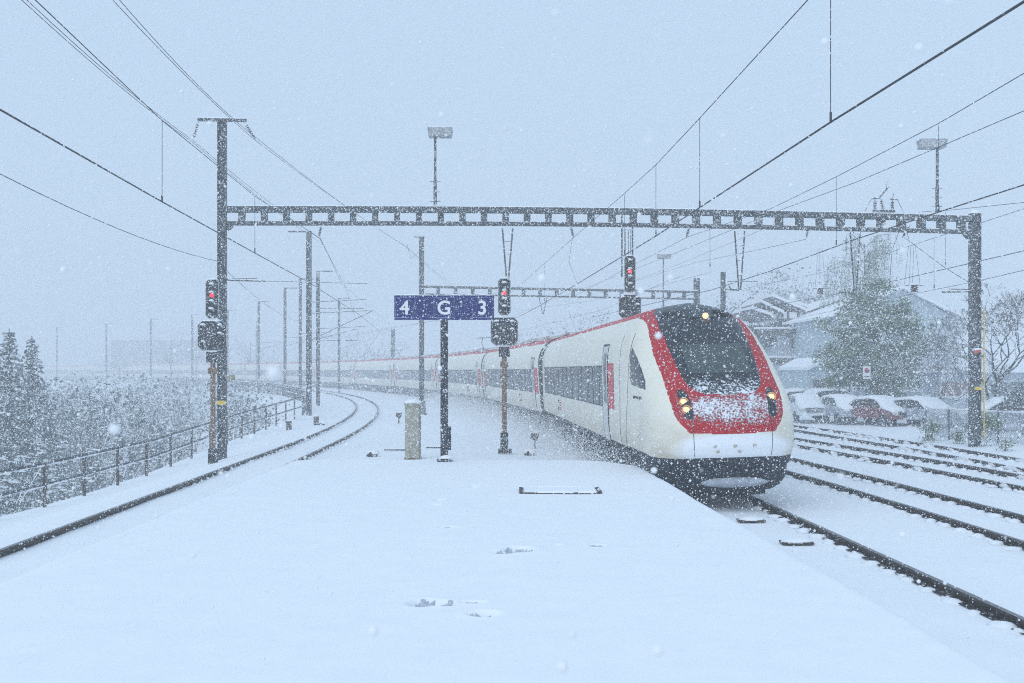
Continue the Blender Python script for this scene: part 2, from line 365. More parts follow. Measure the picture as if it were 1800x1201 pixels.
# ------------------------------------------------------------------ manhole on the platform
c0 = P(984, 863, (H - .55) * F / (863 - HY)); t = empty('manhole_cover', (c0.x, c0.y, .545), 0, 'snow filled rectangular manhole frame in the platform snow', 'manhole')
m_ = MB(); w_, d_ = 1.26, .72
for sx in (-1, 1): m_.box((sx * w_ / 2, 0, .0), (.05, d_, .06))
m_.box((0, -d_ / 2, .0), (w_, .03, .034)); m_.box((0, d_ / 2, .0), (w_, .03, .034)); m_.build('frame', M['post_brown'], t)
m_ = MB(); m_.box((0, 0, .012), (w_ - .1, d_ - .09, .05)); m_.build('snow_filling', M['snow'], t, bevel=.02)
m_ = MB(); m_.lump((0, d_ / 2 + .02, .01), (w_ * .45, .05, .04), 3); m_.lump((-.1, -d_ / 2, .01), (w_ * .28, .035, .036), 5); m_.lump((.42, -d_ / 2, .01), (w_ * .14, .03, .034), 6); m_.build('snow_edge', M['snow'], t, True)

# ------------------------------------------------------------------ train
def car_W(z):
    z = np.asarray(z, float); up = np.clip((z - 2.3) / 1.65, 0, 1)
    w = 1.41 * np.maximum(0, 1 - up ** 3.4) ** (1 / 2.3)
    lo = np.clip((1.35 - z) / .5, 0, 1)
    return np.where(z < 1.35, 1.41 - .05 * lo ** 2, w)
ZT = [.80, .95, 1.1, 1.3, 1.5, 1.7, 1.9, 2.1, 2.3, 2.6, 2.9, 3.2, 3.45, 3.65, 3.8, 3.9, 3.95]
TT = [.14, .04, .0, .0, .03, .10, .22, .42, .68, 1.10, 1.55, 2.0, 2.38, 2.72, 3.05, 3.4, 3.8]
def smooth_interp(z, a, b):
    zz = np.linspace(a[0] - .3, a[-1] + .3, 800); f = np.interp(zz, a, b)
    k = np.exp(-np.linspace(-2.5, 2.5, 41) ** 2); k /= k.sum(); f = np.convolve(np.pad(f, 20, 'edge'), k, 'valid')
    return np.interp(z, zz, f)
def t0(z): return smooth_interp(z, ZT, TT)
def LN(z): return np.interp(z, [.8, 1.5, 2.0, 2.5, 3.0, 3.5, 3.95], [1.35, 1.4, 1.5, 1.8, 2.0, 1.9, 1.9])
NE = 2.5
def nose(q, z):                                        # q in -1..1 across the nose, beyond that metres along the side
    q = np.asarray(q, float); z = np.asarray(z, float); w = car_W(z); a = np.clip(np.abs(q), 0, 1) * math.pi / 2
    v = np.sign(q) * w * np.sin(a) ** (2 / NE); t = t0(z) + LN(z) * (1 - np.cos(a) ** (2 / NE))
    return v, t
def train_arc():
    ysn = np.arange(20.8, 460, .25); x = xt(ysn); s = np.concatenate([[0], np.cumsum(np.hypot(np.diff(x), np.diff(ysn)))]); return s, x, ysn
AS, AX, AY = train_arc()
CARL = 26.6
def car_matrix(i):
    s0 = i * CARL; s1 = s0 + CARL
    p0 = Vector((np.interp(s0, AS, AX), np.interp(s0, AS, AY), 0)); p1 = Vector((np.interp(s1, AS, AX), np.interp(s1, AS, AY), 0))
    a = math.atan2(-(p1.x - p0.x), p1.y - p0.y)
    cant = -R(np.interp((s0 + s1) / 2, [0, 13, 40, 60], [0, 1.5, 4.2, 4.6]))
    return p0, Euler((0, cant, a), 'XYZ')
train = empty('train', (float(xt(20.8)), 20.8, 0), label='cream and red streamlined passenger train arriving through the snow on the curved track', cat='train')
TI = Matrix.Translation(train.location).inverted()
def part(o, parent, i):                                # put a part in car i's frame
    p, e = car_matrix(i); o.parent = parent
    return o
def car_node(name, mb_obj, i):
    p, e = car_matrix(i); mb_obj.name = name; mb_obj.parent = train; mb_obj.location = Vector(p) - train.location; mb_obj.rotation_euler = e
    return mb_obj
# --- driving car shell
zl = np.concatenate([np.linspace(.88, 3.6, 150)[:-1], 3.6 + .35 * np.sin(np.linspace(0, math.pi / 2, 46))]); zl[-1] = 3.9495
qc = np.linspace(-1, 1, 191)
ts = np.concatenate([np.linspace(0, 1, 30)[1:]])
cols = []
QZ = []
for z in zl:
    v, t = nose(qc, z); te = t[-1]
    tl = te + (9.0 - te) * ts; far = np.array([10, 12, 15, 18, 21, 24, 26.2])
    vl = np.concatenate([tl, far])
    row_v = np.concatenate([np.full(len(vl), v[0]), v, np.full(len(vl), v[-1])]); row_t = np.concatenate([vl[::-1], t, vl])
    qq = np.concatenate([-1 - (vl[::-1] - te), qc, 1 + (vl - te)])
    cols.append(np.stack([row_v, row_t, np.full(len(row_v), z)], 1)); QZ.append(qq)
G = np.array(cols); QQ = np.array(QZ); nz, nc = G.shape[:2]
Qd = quads(nc, nz); Vt = G.reshape(-1, 3); qf = QQ.ravel()[Qd].mean(1); zf = Vt[Qd, 2].mean(1); vf = Vt[Qd, 0].mean(1); tf = Vt[Qd, 1].mean(1)
aq = np.abs(qf)
# outlines of the coloured fields, each as |q| against height
RED_O = ([1.335, 1.36, 1.45, 1.55, 1.7, 1.9, 2.2, 2.5, 2.75, 3.1, 3.35, 3.5, 3.6, 3.68, 3.76, 3.85, 3.95], [0, .32, .37, .42, .47, .49, .51, .51, .53, .54, .57, .62, .72, .95, 1.4, 1.9, 2.6])
BLK_O = ([2.05, 2.08, 2.2, 2.34, 2.5, 2.8, 2.95, 3.2, 3.55, 3.65, 3.75, 3.85, 3.95], [.0, .18, .265, .295, .31, .335, .35, .375, .47, .53, .62, .74, 1.0])
ro = np.interp(zf, *RED_O); bo = np.interp(zf, *BLK_O)
inred = (aq < ro) & (zf > 1.22 - .0) ; inblk = (aq < bo) & (zf > 2.03)
roofstripe = (zf > 3.69) & (zf < 3.93) & (tf > 3.4) & ~inblk & ~inred
roofgrey = (zf >= 3.93) & ((tf > 5.6)) & ~inblk
inred = inred & (tf < 5.6)
lens = np.zeros(len(Qd), bool)
hl = (np.abs(zf - 1.89) < .275) & (np.abs(aq - (.335 + (zf - 1.89) * .07)) < .052 * (1 - np.clip(np.abs(zf - 1.89) / .275, 0, 1) ** 5) ** .5) & (aq < 1)
CW = [(3.12, 3.02), (3.10, 2.30), (2.9, 2.24), (1.50, 2.16), (1.66, 2.32), (2.05, 2.55), (2.55, 2.80)]
def inpoly(x, y, P_):
    r = np.zeros(len(x), bool)
    for (x0, y0), (x1, y1) in zip(P_, P_[1:] + P_[:1]):
        c = ((y0 > y) != (y1 > y)); r ^= c & (x < (x1 - x0) * (y - y0) / (y1 - y0 + 1e-9) + x0)
    return r
cabwin = inpoly(tf, zf, CW) & (aq > .6)
body_f = ~(inred | inblk | hl | cabwin | roofstripe | roofgrey)
def sub(mask): return Qd[mask]
def shell(name, mask, m, parent, off=0.0):
    q = sub(mask)
    u, inv = np.unique(q, return_inverse=True); return grid_obj(name, Vt[u], inv.reshape(q.shape), m, parent)
def cream_material():                                  # cream paint with snow blown over the nose panel and road dirt low down
    m = mat('cream_nose', (.82, .775, .65), .38, .04, 1.0, speck=.16, ss=22, coat=.15); t = m.node_tree; L = t.links; b = t.nodes['Principled BSDF']
    src = b.inputs['Base Color'].links[0].from_socket
    tc = t.nodes.new('ShaderNodeTexCoord'); sp = t.nodes.new('ShaderNodeSeparateXYZ'); L.new(tc.outputs['Object'], sp.inputs[0])
    nz_ = t.nodes.new('ShaderNodeTexNoise'); nz_.inputs['Scale'].default_value = 2.2; nz_.inputs['Detail'].default_value = 8
    mp = t.nodes.new('ShaderNodeMapping'); mp.inputs['Scale'].default_value = (1, .5, 2.2); L.new(tc.outputs['Object'], mp.inputs[0]); L.new(mp.outputs[0], nz_.inputs['Vector'])
    def math_(op, a, b_=None, c=None):
        n = t.nodes.new('ShaderNodeMath'); n.operation = op
        for i_, s_ in enumerate((a, b_, c)):
            if s_ is None: continue
            if isinstance(s_, (int, float)): n.inputs[i_].default_value = s_
            else: L.new(s_, n.inputs[i_])
        return n.outputs[0]
    # snow caked on the lower nose: an ellipse around the centre panel
    ex = math_('POWER', math_('MULTIPLY', math_('ABSOLUTE', math_('SUBTRACT', sp.outputs[0], .05)), 1 / 1.12), 2.6)
    ez = math_('POWER', math_('ABSOLUTE', math_('MULTIPLY', math_('SUBTRACT', sp.outputs[2], 1.05), 1 / .30)), 2.0)
    front = math_('LESS_THAN', sp.outputs[1], 1.6)
    e = math_('SUBTRACT', 1.25, math_('ADD', ex, ez)); e = math_('ADD', e, math_('MULTIPLY', math_('SUBTRACT', nz_.outputs[0], .5), .9))
    e = math_('MULTIPLY', e, front)
    r = t.nodes.new('ShaderNodeMapRange'); L.new(e, r.inputs[0]); r.inputs[1].default_value = .0; r.inputs[2].default_value = .6
    # grime towards the sill
    gr = math_('MULTIPLY', math_('SUBTRACT', 1.75, sp.outputs[2]), .8); gr = math_('MULTIPLY', math_('MAXIMUM', gr, 0), math_('POWER', nz_.outputs[0], 1.5)); gr = math_('MINIMUM', math_('MULTIPLY', gr, 1.9), .7)
    m1 = t.nodes.new('ShaderNodeMix'); m1.data_type = 'RGBA'; L.new(gr, m1.inputs[0]); L.new(src, m1.inputs[6]); m1.inputs[7].default_value = (.44, .37, .27, 1)
    m2 = t.nodes.new('ShaderNodeMix'); m2.data_type = 'RGBA'; L.new(r.outputs[0], m2.inputs[0]); L.new(m1.outputs[2], m2.inputs[6]); m2.inputs[7].default_value = (.90, .92, .95, 1)
    L.new(m2.outputs[2], b.inputs['Base Color'])
    return m
def plaster(m, cz, hz, hx, gain, edge=.10, sc=26):     # driven snow caked round a height on the raked front
    t = m.node_tree; L = t.links; b = t.nodes['Principled BSDF']; src = b.inputs['Base Color'].links[0].from_socket
    tc = t.nodes.new('ShaderNodeTexCoord'); sp = t.nodes.new('ShaderNodeSeparateXYZ'); L.new(tc.outputs['Object'], sp.inputs[0])
    n = t.nodes.new('ShaderNodeTexNoise'); n.inputs['Scale'].default_value = sc; n.inputs['Detail'].default_value = 5; n.inputs['Roughness'].default_value = .6
    n2 = t.nodes.new('ShaderNodeTexNoise'); n2.inputs['Scale'].default_value = 3.5; n2.inputs['Detail'].default_value = 3
    L.new(tc.outputs['Object'], n.inputs['Vector']); L.new(tc.outputs['Object'], n2.inputs['Vector'])
    def mth(op, a, b_=None):
        q = t.nodes.new('ShaderNodeMath'); q.operation = op
        for i_, s_ in enumerate((a, b_)):
            if s_ is None: continue
            if isinstance(s_, (int, float)): q.inputs[i_].default_value = s_
            else: L.new(s_, q.inputs[i_])
        return q.outputs[0]
    ez = mth('POWER', mth('ABSOLUTE', mth('MULTIPLY', mth('SUBTRACT', sp.outputs[2], cz), 1 / hz)), 2.0)
    ex = mth('POWER', mth('ABSOLUTE', mth('MULTIPLY', sp.outputs[0], 1 / hx)), 4.0)
    e = mth('SUBTRACT', 1.0, mth('ADD', ez, ex)); e = mth('MAXIMUM', e, 0)
    e = mth('ADD', mth('MULTIPLY', e, gain), mth('MULTIPLY', mth('SUBTRACT', n2.outputs[0], .5), .35))
    v = mth('ADD', n.outputs[0], e)
    r = t.nodes.new('ShaderNodeMapRange'); L.new(v, r.inputs[0]); r.inputs[1].default_value = .70; r.inputs[2].default_value = .70 + edge
    m2 = t.nodes.new('ShaderNodeMix'); m2.data_type = 'RGBA'; L.new(r.outputs[0], m2.inputs[0]); L.new(src, m2.inputs[6]); m2.inputs[7].default_value = (.80, .83, .88, 1)
    L.new(m2.outputs[2], b.inputs['Base Color'])
    bp = t.nodes.new('ShaderNodeBump'); bp.inputs['Strength'].default_value = .8; bp.inputs['Distance'].default_value = .03; L.new(r.outputs[0], bp.inputs['Height']); L.new(bp.outputs[0], b.inputs['Normal'])
    return m
M['cream_nose'] = cream_material()
M['red_nose'] = plaster(mat('red_nose', (.45, .002, .008), .5, .08, 3, speck=.04, ss=46, spec=.2), 1.80, .42, 1.15, .34, .14, 26)
M['glass_nose'] = plaster(mat('glass_nose', (.014, .018, .023), .22, .15, 2, speck=.11, ss=36, spec=.2), 2.12, .34, 1.2, .27, .10, 20)
body = shell('driving_car_body', body_f, M['cream_nose'], None); car_node('driving_car_body', body, 0)
def cpart(o): o.parent = body; return o
cpart(shell('red_front_panel', inred & ~inblk & ~hl & ~cabwin, M['red_nose'], None))
scr = cpart(shell('windscreen', inblk & (zf < 3.5), M['glass_nose'], None))
cpart(shell('black_roof_cowl', inblk & (zf >= 3.5), M['black_front'], None))
cpart(shell('roof_stripe', roofstripe, M['roofred'], None))
cpart(shell('roof', roofgrey, M['roof'], None))
for sd, nm in ((-1, 'left'), (1, 'right')):
    cw = cpart(shell('cab_side_window', cabwin & (vf * sd > 0), M['glass'], None))
    h_ = cpart(shell('headlight', hl & (vf * sd > 0), M['glass'], None))
    lamps = [(1.935, .350), (1.79, .335)] if sd < 0 else [(1.985, .345)]
    for zz_, q_ in lamps:
        v_, t_ = nose(np.array([q_ * sd]), np.array([zz_])); mb = MB()
        mb.tube([(v_[0], t_[0] - .03, zz_), (v_[0], t_[0] + .05, zz_)], .054, 16); ob = mb.build('headlamp', M['warm'], body)
        mb = MB(); pts = [(v_[0] + .078 * math.cos(a), t_[0] - .02, zz_ + .078 * math.sin(a)) for a in np.linspace(0, 2 * math.pi, 19)]; mb.tube(pts, .012, 6); mb.build('headlamp_ring', M['warm_dim'], body)
# top lamp, vents and wiper, inner pane
def surf_patch(name, q0, q1, z0, z1, m, off=.008, nq=12, nzz=8, parent=None):
    qa = np.linspace(q0, q1, nq); za = np.linspace(z0, z1, nzz); rows = []
    for z in za:
        v, t = nose(qa, z); v2, t2 = nose(qa, z + .01)
        rows.append(np.stack([v * (1 + off * .4), t - off * 2.2, np.full(nq, z) + off], 1))
    return grid_obj(name, np.array(rows).reshape(-1, 3), quads(nq, nzz), m, parent or body)
surf_patch('windscreen_pane', -.225, .235, 2.45, 3.02, M['screen_inner'], .004, 24, 16)
for sd in (-1, 1):
    vb = MB()
    for k in range(9):
        for r_ in range(4):
            z = 3.63 + r_ * .033; q = sd * (.16 + k * .036)
            v, t = nose(np.array([q, q + .026]), np.array([z, z]))
            vb.box(((v[0] + v[1]) / 2, (t[0] + t[1]) / 2 - .025, z + .012), (abs(v[1] - v[0]), .05, .014))
    vb.build('roof_vent', M['seam'], body)
v, t = nose(np.array([.03]), np.array([3.60])); mb = MB(); mb.tube([(v[0], t[0] - .09, 3.62), (v[0], t[0] + .03, 3.60)], .062, 16); mb.build('top_headlamp', M['warm'], body)
mb = MB(); mb.lump((.03, t[0] + .02, 3.60), (.30, .10, .07), 4, .5, 14, 6, .0); mb.build('top_headlamp_housing', M['screen_inner'], body, True)
mb = MB()
wp = [nose(np.array([q]), np.array([z])) + (z,) for q, z in ((.02, 2.12), (.12, 2.35), (.25, 2.62), (.30, 2.85))]
mb.tube([(a[0][0], a[1][0] - .03, a[2]) for a in wp], .012, 5); mb.build('wiper', M['mullion'], body)
# panel seams on the nose
def seam(pts, r=.006, name='panel_seam', m='seam'):
    mb = MB(); L_ = []
    for q, z in pts:
        if abs(q) <= 1: v, t = nose(np.array([q]), np.array([z])); L_.append((v[0] * 1.002, t[0] - .001, z))
        else: L_.append((math.copysign(float(car_W(z)) + .001, q), q_to_t(q, z), z))
    mb.tube(L_, r, 5); mb.build(name, M[m], body)
def q_to_t(q, z): return float(t0(z) + LN(z)) + abs(q) - 1
for sd in (-1, 1): seam([(sd * .29, .92 + k * .035) for k in range(22)])
mb = MB(); 
for tt, bow in ((4.0, .9), (4.75, .25)):
    mb.tube([(-float(car_W(z)) - .001, tt - bow * (z - .9) / 2.5 * (1.2 if tt < 5 else 1), z) for z in np.linspace(.9, 3.3, 24)], .006, 5)
mb.tube([(-1.405, 2.4 - .45 * s, 1.16 + .11 * math.sin(s * 1.5)) for s in np.linspace(0, 1, 8)], .005, 5)
mb.build('panel_seam', M['seam'], body)
mb = MB()
for zq in (1.12, 1.02):
    for k in range(3 if zq > 1.1 else 2):
        q = (-.02 if zq > 1.1 else -.0) + k * .12 - .1; v, t = nose(np.array([q]), np.array([zq])); mb.lump((v[0], t[0] - .012, zq), (.035, .012, .03), k, 1, 8, 5)
mb.build('coupler_cap', M['dirt'], body, True)
# dark bumper and snow plough below the nose
def U(z, w, tt, L, ext=26.2, n=2.5, ncol=61):
    q = np.linspace(-1, 1, ncol); a = np.abs(q) * math.pi / 2
    v = np.sign(q) * w * np.sin(a) ** (2 / n); t = tt + L * (1 - np.cos(a) ** (2 / n)); return [(-w, ext, z)] + list(zip(v, t, [z] * ncol)) + [(w, ext, z)]
rows = [U(.90, 1.372, .07, 1.45, 3.6), U(.80, 1.365, .08, 1.45, 3.6), U(.72, 1.345, .12, 1.45, 3.6), U(.68, 1.31, .17, 1.45, 3.6), U(.55, 1.30, .20, 1.4, 3.6), U(.42, 1.27, .26, 1.35, 3.5), U(.30, 1.20, .36, 1.3, 3.3), U(.22, 1.08, .50, 1.2, 3.1), U(.17, .9, .8, 1.0, 3.0)]
A = np.array(rows); grid_obj('bumper', A.reshape(-1, 3), quads(A.shape[1], A.shape[0]), M['skirt'], body)
mb = MB(); mb.lump((.02, .20, .43), (.62, .12, .095), 3, 1, 26, 10, .03); mb.build('coupler_snow', mat('dirty_snow', (.36, .39, .44), .8, .2, 5), body, True)
mb = MB(); mb.box((0, 1.7, .12), (2.0, .06, .2)); 
for t_ in (3.9, 6.6): 
    for s in (-1, 1): MB().tube([(s * .72 - .07, t_, .43), (s * .72 + .07, t_, .43)], .43, 24).build('wheel', M['under'], body)
mb.box((0, 5.5, .55), (2.3, 3.6, .35))
for k in range(9): mb.box((random.uniform(-.3, .3), 9.5 + k * 1.6, .42), (2.3, 1.2, random.uniform(.3, .5)))
mb.build('bogie', M['under'], body, bevel=.015)
def side_skirt(name, t_a, t_b, parent, m='skirt', z0=.22, z1=.90):
    mb = MB()
    for s in (-1, 1):
        mb.box((s * 1.33, (t_a + t_b) / 2, (z0 + z1) / 2), (.05, t_b - t_a, z1 - z0))
        for t_ in np.arange(t_a + .6, t_b, 1.25): mb.box((s * 1.358, t_, (z0 + z1) / 2), (.012, .03, z1 - z0 - .02)); 
        for t_ in np.arange(t_a + 1.2, t_b - 1, 2.5): mb.box((s * 1.358, t_, z0 + .25), (.014, .8, .3))
    return mb.build(name, M[m], parent)
side_skirt('side_skirt', 7.6, 22.5, body)
mb = MB()
for s in (-1, 1): mb.box((s * 1.22, 5.7, .72), (.05, 5.0, .36)); mb.box((s * 1.22, 24.3, .72), (.05, 3.6, .36))
for t_ in (23.1, 25.2):
    for s in (-1, 1): MB().tube([(s * .72 - .07, t_, .43), (s * .72 + .07, t_, .43)], .43, 20).build('wheel', M['under'], body)
mb.build('underframe', M['under'], body)
# side fittings shared by all cars
def fit_side(parent, t_a, t_b, doors, z0=1.66, z1=2.64, logo=None, steps=1):
    def strip_side(mb, ta, tb, za, zb, off, nz_=8):
        s = mb.sd
        zz = np.linspace(za, zb, nz_)
        for k in range(nz_ - 1):
            w0 = float(car_W(zz[k])) + off; w1 = float(car_W(zz[k + 1])) + off
            f = (0, 1, 2, 3) if s > 0 else (3, 2, 1, 0)
            mb.add([(s * w0, ta, zz[k]), (s * w0, tb, zz[k]), (s * w1, tb, zz[k + 1]), (s * w1, ta, zz[k + 1])], [f])
    def SB(sd): m_ = MB(); m_.sd = sd; return m_
    for sd in (-1, 1):
        mb = SB(sd); strip_side(mb, t_a, t_b, z0, z1, .006); mb.build('window_band', M['bandglass'], parent)
        mb = SB(sd); tcur = t_a + .5
        while tcur < t_b - .3:
            strip_side(mb, tcur, tcur + .09, z0 + .02, z1 - .02, .011)
            if random.random() < .6: strip_side(mb, tcur + .35, tcur + .40, z0 + .02, z1 - .02, .011)
            tcur += random.choice([.95, 1.3, 1.65])
        strip_side(mb, t_a, t_b, z1 - .02, z1 + .015, .010, 3); strip_side(mb, t_a, t_b, z0 - .015, z0 + .015, .010, 3)
        mb.build('window_mullions', M['mullion'], parent)
        for dt in doors:
            mb = SB(sd); strip_side(mb, dt, dt + .85, .84, 3.12, .012); dr = mb.build('door', M['door'], parent)
            mb = SB(sd); strip_side(mb, dt + .22, dt + .63, 1.75, 2.95, .018); mb.build('door_window', M['glass'], parent)
            mb = SB(sd); strip_side(mb, dt - .07, dt, .5, 3.16, .02); strip_side(mb, dt + .85, dt + .92, .5, 3.16, .02); strip_side(mb, dt - .05, dt + .9, 3.12, 3.17, .02, 3); mb.build('door_frame', M['mullion'], parent)
            mb = SB(sd); strip_side(mb, dt - 1.0, dt - .07, z0 - .04, z1 + .06, .009); mb.build('red_door_panel', M['doorred'], parent)
    if logo:
        for s in (-1,):
            mb = MB(); mb.box((s * (1.413), logo + .2, 1.32), (.012, .42, .36)); mb.build('logo_plate', M['doorred'], parent)
            mb = MB(); mb.box((s * 1.4215, logo + .2, 1.32), (.006, .26, .045)); mb.box((s * 1.4215, logo + .2, 1.32), (.006, .05, .26))
            mb.add([(s * 1.4245, logo + .38, 1.32), (s * 1.4245, logo + .28, 1.41), (s * 1.4245, logo + .28, 1.23)], [(0, 1, 2)]); mb.add([(s * 1.4245, logo + .02, 1.32), (s * 1.4245, logo + .12, 1.41), (s * 1.4245, logo + .12, 1.23)], [(0, 2, 1)]); mb.build('logo_arrows', M['white'], parent)
            for k, tx in enumerate(('SBB', 'CFF', 'FFS')):
                text_obj('logo_lettering', tx, .16, M['seam'], parent, (s * 1.416, logo + 0.78, 1.44 - k * .125), (R(90), 0, R(-90)), .003)
fit_side(body, 7.55, 25.2, (6.55,), logo=18.6)
mb = MB()                                              # name lettering strokes under the cab window
for k in range(14):
    if k != 4: mb.box((-1.413, 1.75 + k * .075, 1.98 + .005 * (k % 3)), (.008, .045, .04 + .02 * (k % 2)))
mb.build('name_lettering', M['seam'], body)
# --- the coaches behind
def coach_mesh():
    zb = np.linspace(.84, 3.70, 26); zr = 3.5 + .45 * np.sin(np.linspace(0, math.pi / 2, 12)); zr[-1] = 3.9499
    def ext(zs, mname, nm, mm, parent):
        V_, Q_ = [], []
        for s in (-1, 1):
            b = len(V_)
            for z in zs:
                w = float(car_W(z)); V_ += [(s * w, .28, z), (s * w, 26.3, z)]
            for k in range(len(zs) - 1): Q_.append((b + 2 * k, b + 2 * k + 1, b + 2 * k + 3, b + 2 * k + 2))
        return grid_obj(nm, V_, Q_, mm, parent)
    b = ext(zb, '', 'coach_body', M['cream_nose'], None)
    ext([3.70, 3.76, 3.82, 3.87, 3.91], '', 'roof_stripe', M['roofred'], b); ext([3.91, 3.925, 3.94, 3.9499], '', 'roof', M['roof'], b)
    mb = MB(); pr = [(float(s * car_W(z)), z) for s, zs in ((-1, np.linspace(.84, 3.94, 26)), (1, np.linspace(3.94, .84, 26))) for z in zs]
    mb.add([(x, .285, z) for x, z in pr], [tuple(range(len(pr)))]); mb.add([(x, 26.295, z) for x, z in pr], [tuple(range(len(pr)))[::-1]]); mb.build('end_wall', M['gangway'], b)
    mb = MB(); pr = [(x * .93, .5 + (z - .5) * .97) for x, z in pr]; mb.prism(pr, -.62, .27); mb.build('gangway', M['gangway'], b)
    mb = MB(); mb.tube([(x / .93 * .985, -.05, z) for x, z in pr], .05, 5, cap=True); mb.build('gangway_ridge', M['steel'], b)
    side_skirt('side_skirt', 4.6, 22.0, b)
    mb = MB()
    for t_ in (1.5, 3.8, 22.9, 25.2):
        for s in (-1, 1): MB().tube([(s * .72 - .07, t_, .43), (s * .72 + .07, t_, .43)], .43, 16).build('wheel', M['under'], b)
    for s in (-1, 1): mb.box((s * 1.2, 2.6, .7), (.06, 3.6, .36)); mb.box((s * 1.2, 24.1, .7), (.06, 3.6, .36))
    mb.box((0, 13, .6), (1.9, 24, .4)); mb.build('bogie', M['under'], b)
    fit_side(b, 2.2, 24.6, (1.6, 24.9), logo=6.5)
    mb = MB()
    for k in range(5): mb.box((random.uniform(-.3, .3), 3 + k * 4.6, 3.98), (1.1, random.uniform(1, 2.2), .12))
    mb.build('roof_equipment', M['roof'], b)
    return b
coach = coach_mesh()
for i in range(1, 15):
    c = coach if i == 1 else copy_tree(coach, None)
    p, e = car_matrix(i); c.parent = train; c.location = Vector(p) - train.location; c.rotation_euler = e
    if i in (2, 4, 8):                                  # pantograph on this roof
        mb = MB(); mb.tube([(-.5, 4.2, 4.02), (-.4, 5.6, 4.45), (-.45, 4.6, 4.75)], .03, 5); mb.tube([(.5, 4.2, 4.02), (.4, 5.6, 4.45), (.45, 4.6, 4.75)], .03, 5)
        mb.tube([(-.85, 4.6, 4.78), (.85, 4.6, 4.78)], .03, 5); mb.box((0, 4.6, 4.02), (1.3, 1.8, .06)); mb.build('pantograph', M['wire'], c)
mb = MB(); mb.box((0, 24.9, 3.97), (1.2, 1.6, .1)); mb.box((-.75, 7.1, 3.62), (.35, 1.6, .10), (0, R(-38), 0)); mb.build('roof_equipment', M['roof'], body)

# ------------------------------------------------------------------ masts, gantries, signals, lamps
def hbeam(mb, x, y, z0, z1, w=.27, d=.26):
    mb.box((x - w / 2 + .012, y, (z0 + z1) / 2), (.024, d, z1 - z0)); mb.box((x + w / 2 - .012, y, (z0 + z1) / 2), (.024, d, z1 - z0)); mb.box((x, y, (z0 + z1) / 2), (w - .05, .02, z1 - z0))
def insulator_at(mb, a, b, r=.05, k=6):
    a = Vector(a); b = Vector(b); mb.tube([a, b], .015, 5)
    for i in range(k):
        c = a.lerp(b, .22 + .56 * i / (k - 1)); d = (b - a).normalized() * .012; mb.tube([c - d, c + d], r, 8)
def mast(x, y, top, label, w=.27, z0=-.3, arms=(), group='catenary masts along the line', far=False, cross=None):
    t = empty('catenary_mast', (x, y, z0), 0, label, 'mast', group); m = M['steel_far' if far else 'steel']
    mb = MB(); hbeam(mb, 0, 0, 0, top - z0, w, w); mb.build('column', m, t)
    mb = MB(); mb.box((0, 0, .12), (w * 2.4, w * 2.4, .24)); mb.build('footing', M['snow'], t, bevel=.03)
    if cross:
        mb = MB(); mb.box((cross[0], 0, top - z0 - .03), (cross[1], .09, .08)); mb.build('crossarm', m, t)
        mb = MB(); mb.box((cross[0], 0, top - z0 + .03), (cross[1], .09, .035)); mb.build('snow', M['snow'], t)
    for (x0, z0a, x1, z1a) in arms:
        mb = MB(); mb.tube([(x0, 0, z0a - z0), (x1, 0, z1a - z0)], .03, 6); mb.build('bracket', m, t)
    return t
LY, RY = 36.2, 38.5; LX = (390.5 - CX) * LY / F; RX = (1713.5 - CX) * RY / F
# big gantry, one thing with its two masts
gt = empty('signal_gantry', (LX, LY, 0), math.atan2(RY - LY, RX - LX), 'long steel catenary gantry spanning all the tracks above the sign', 'gantry')
span = math.hypot(RX - LX, RY - LY); ZB = 7.12; ZTOP = 7.70
def cam_z(u): return .10 * math.sin(math.pi * u / span)
mb = MB(); hbeam(mb, 0, 0, -.9, 10.42, .27, .27); ml = mb.build('mast_column', M['steel'], gt)
mb = MB(); hbeam(mb, span, 0, -.3, 7.80, .31, .30); mr = mb.build('mast_column', M['steel'], gt)
mb = MB(); mb.box((0.0, 0, 10.46), (1.52, .1, .09)); mb.build('crossarm', M['steel'], gt)
mb = MB(); mb.box((0.0, 0, 10.52), (1.55, .12, .035)); mb.lump((span, 0, 7.80), (.17, .17, .13), 3); mb.build('snow', M['snow'], gt, bevel=.01)
N_ = 24
for nm, zz, hh, dd in (('top_chord', ZTOP - .085, .17, .34), ('bottom_chord', ZB + .05, .10, .34)):
    mb = MB()
    for k in range(N_):
        u0, u1 = .14 + (span - .3) * k / N_, .14 + (span - .3) * (k + 1) / N_
        z0, z1 = zz + cam_z(u0), zz + cam_z(u1)
        vs = [(u, y, z + s * hh / 2) for u, z in ((u0, z0), (u1, z1)) for y in (-dd / 2, dd / 2) for s in (-1, 1)]
        mb.add(vs, [(0, 4, 5, 1), (2, 3, 7, 6), (1, 5, 7, 3), (0, 2, 6, 4)])
    mb.build(nm, M['steel'], gt)
    mb = MB()
    for k in range(70):
        u = .2 + (span - .4) * (k + .5) / 70; hh2 = random.uniform(.02, .05); mb.lump((u, 0, zz + hh / 2 + cam_z(u)), (.32, dd / 2, hh2 + .012), k, 0, 10, 4)
    mb.build('chord_snow', M['snow'], gt, True)
nb = 35
for k in range(nb):
    u = .62 + (span - 1.1) * k / (nb - 1); mb = MB(); mb.box((u, 0, (ZTOP + ZB) / 2 + cam_z(u) - .02), (.19, .33, ZTOP - ZB - .26)); mb.build('batten', M['steel'], gt)
mb = MB(); mb.box((.2, 0, 7.08), (.22, .2, .2), (0, R(45), 0)); mb.box((span - .25, 0, 7.08), (.22, .2, .2), (0, R(45), 0)); mb.build('gusset', M['steel'], gt)
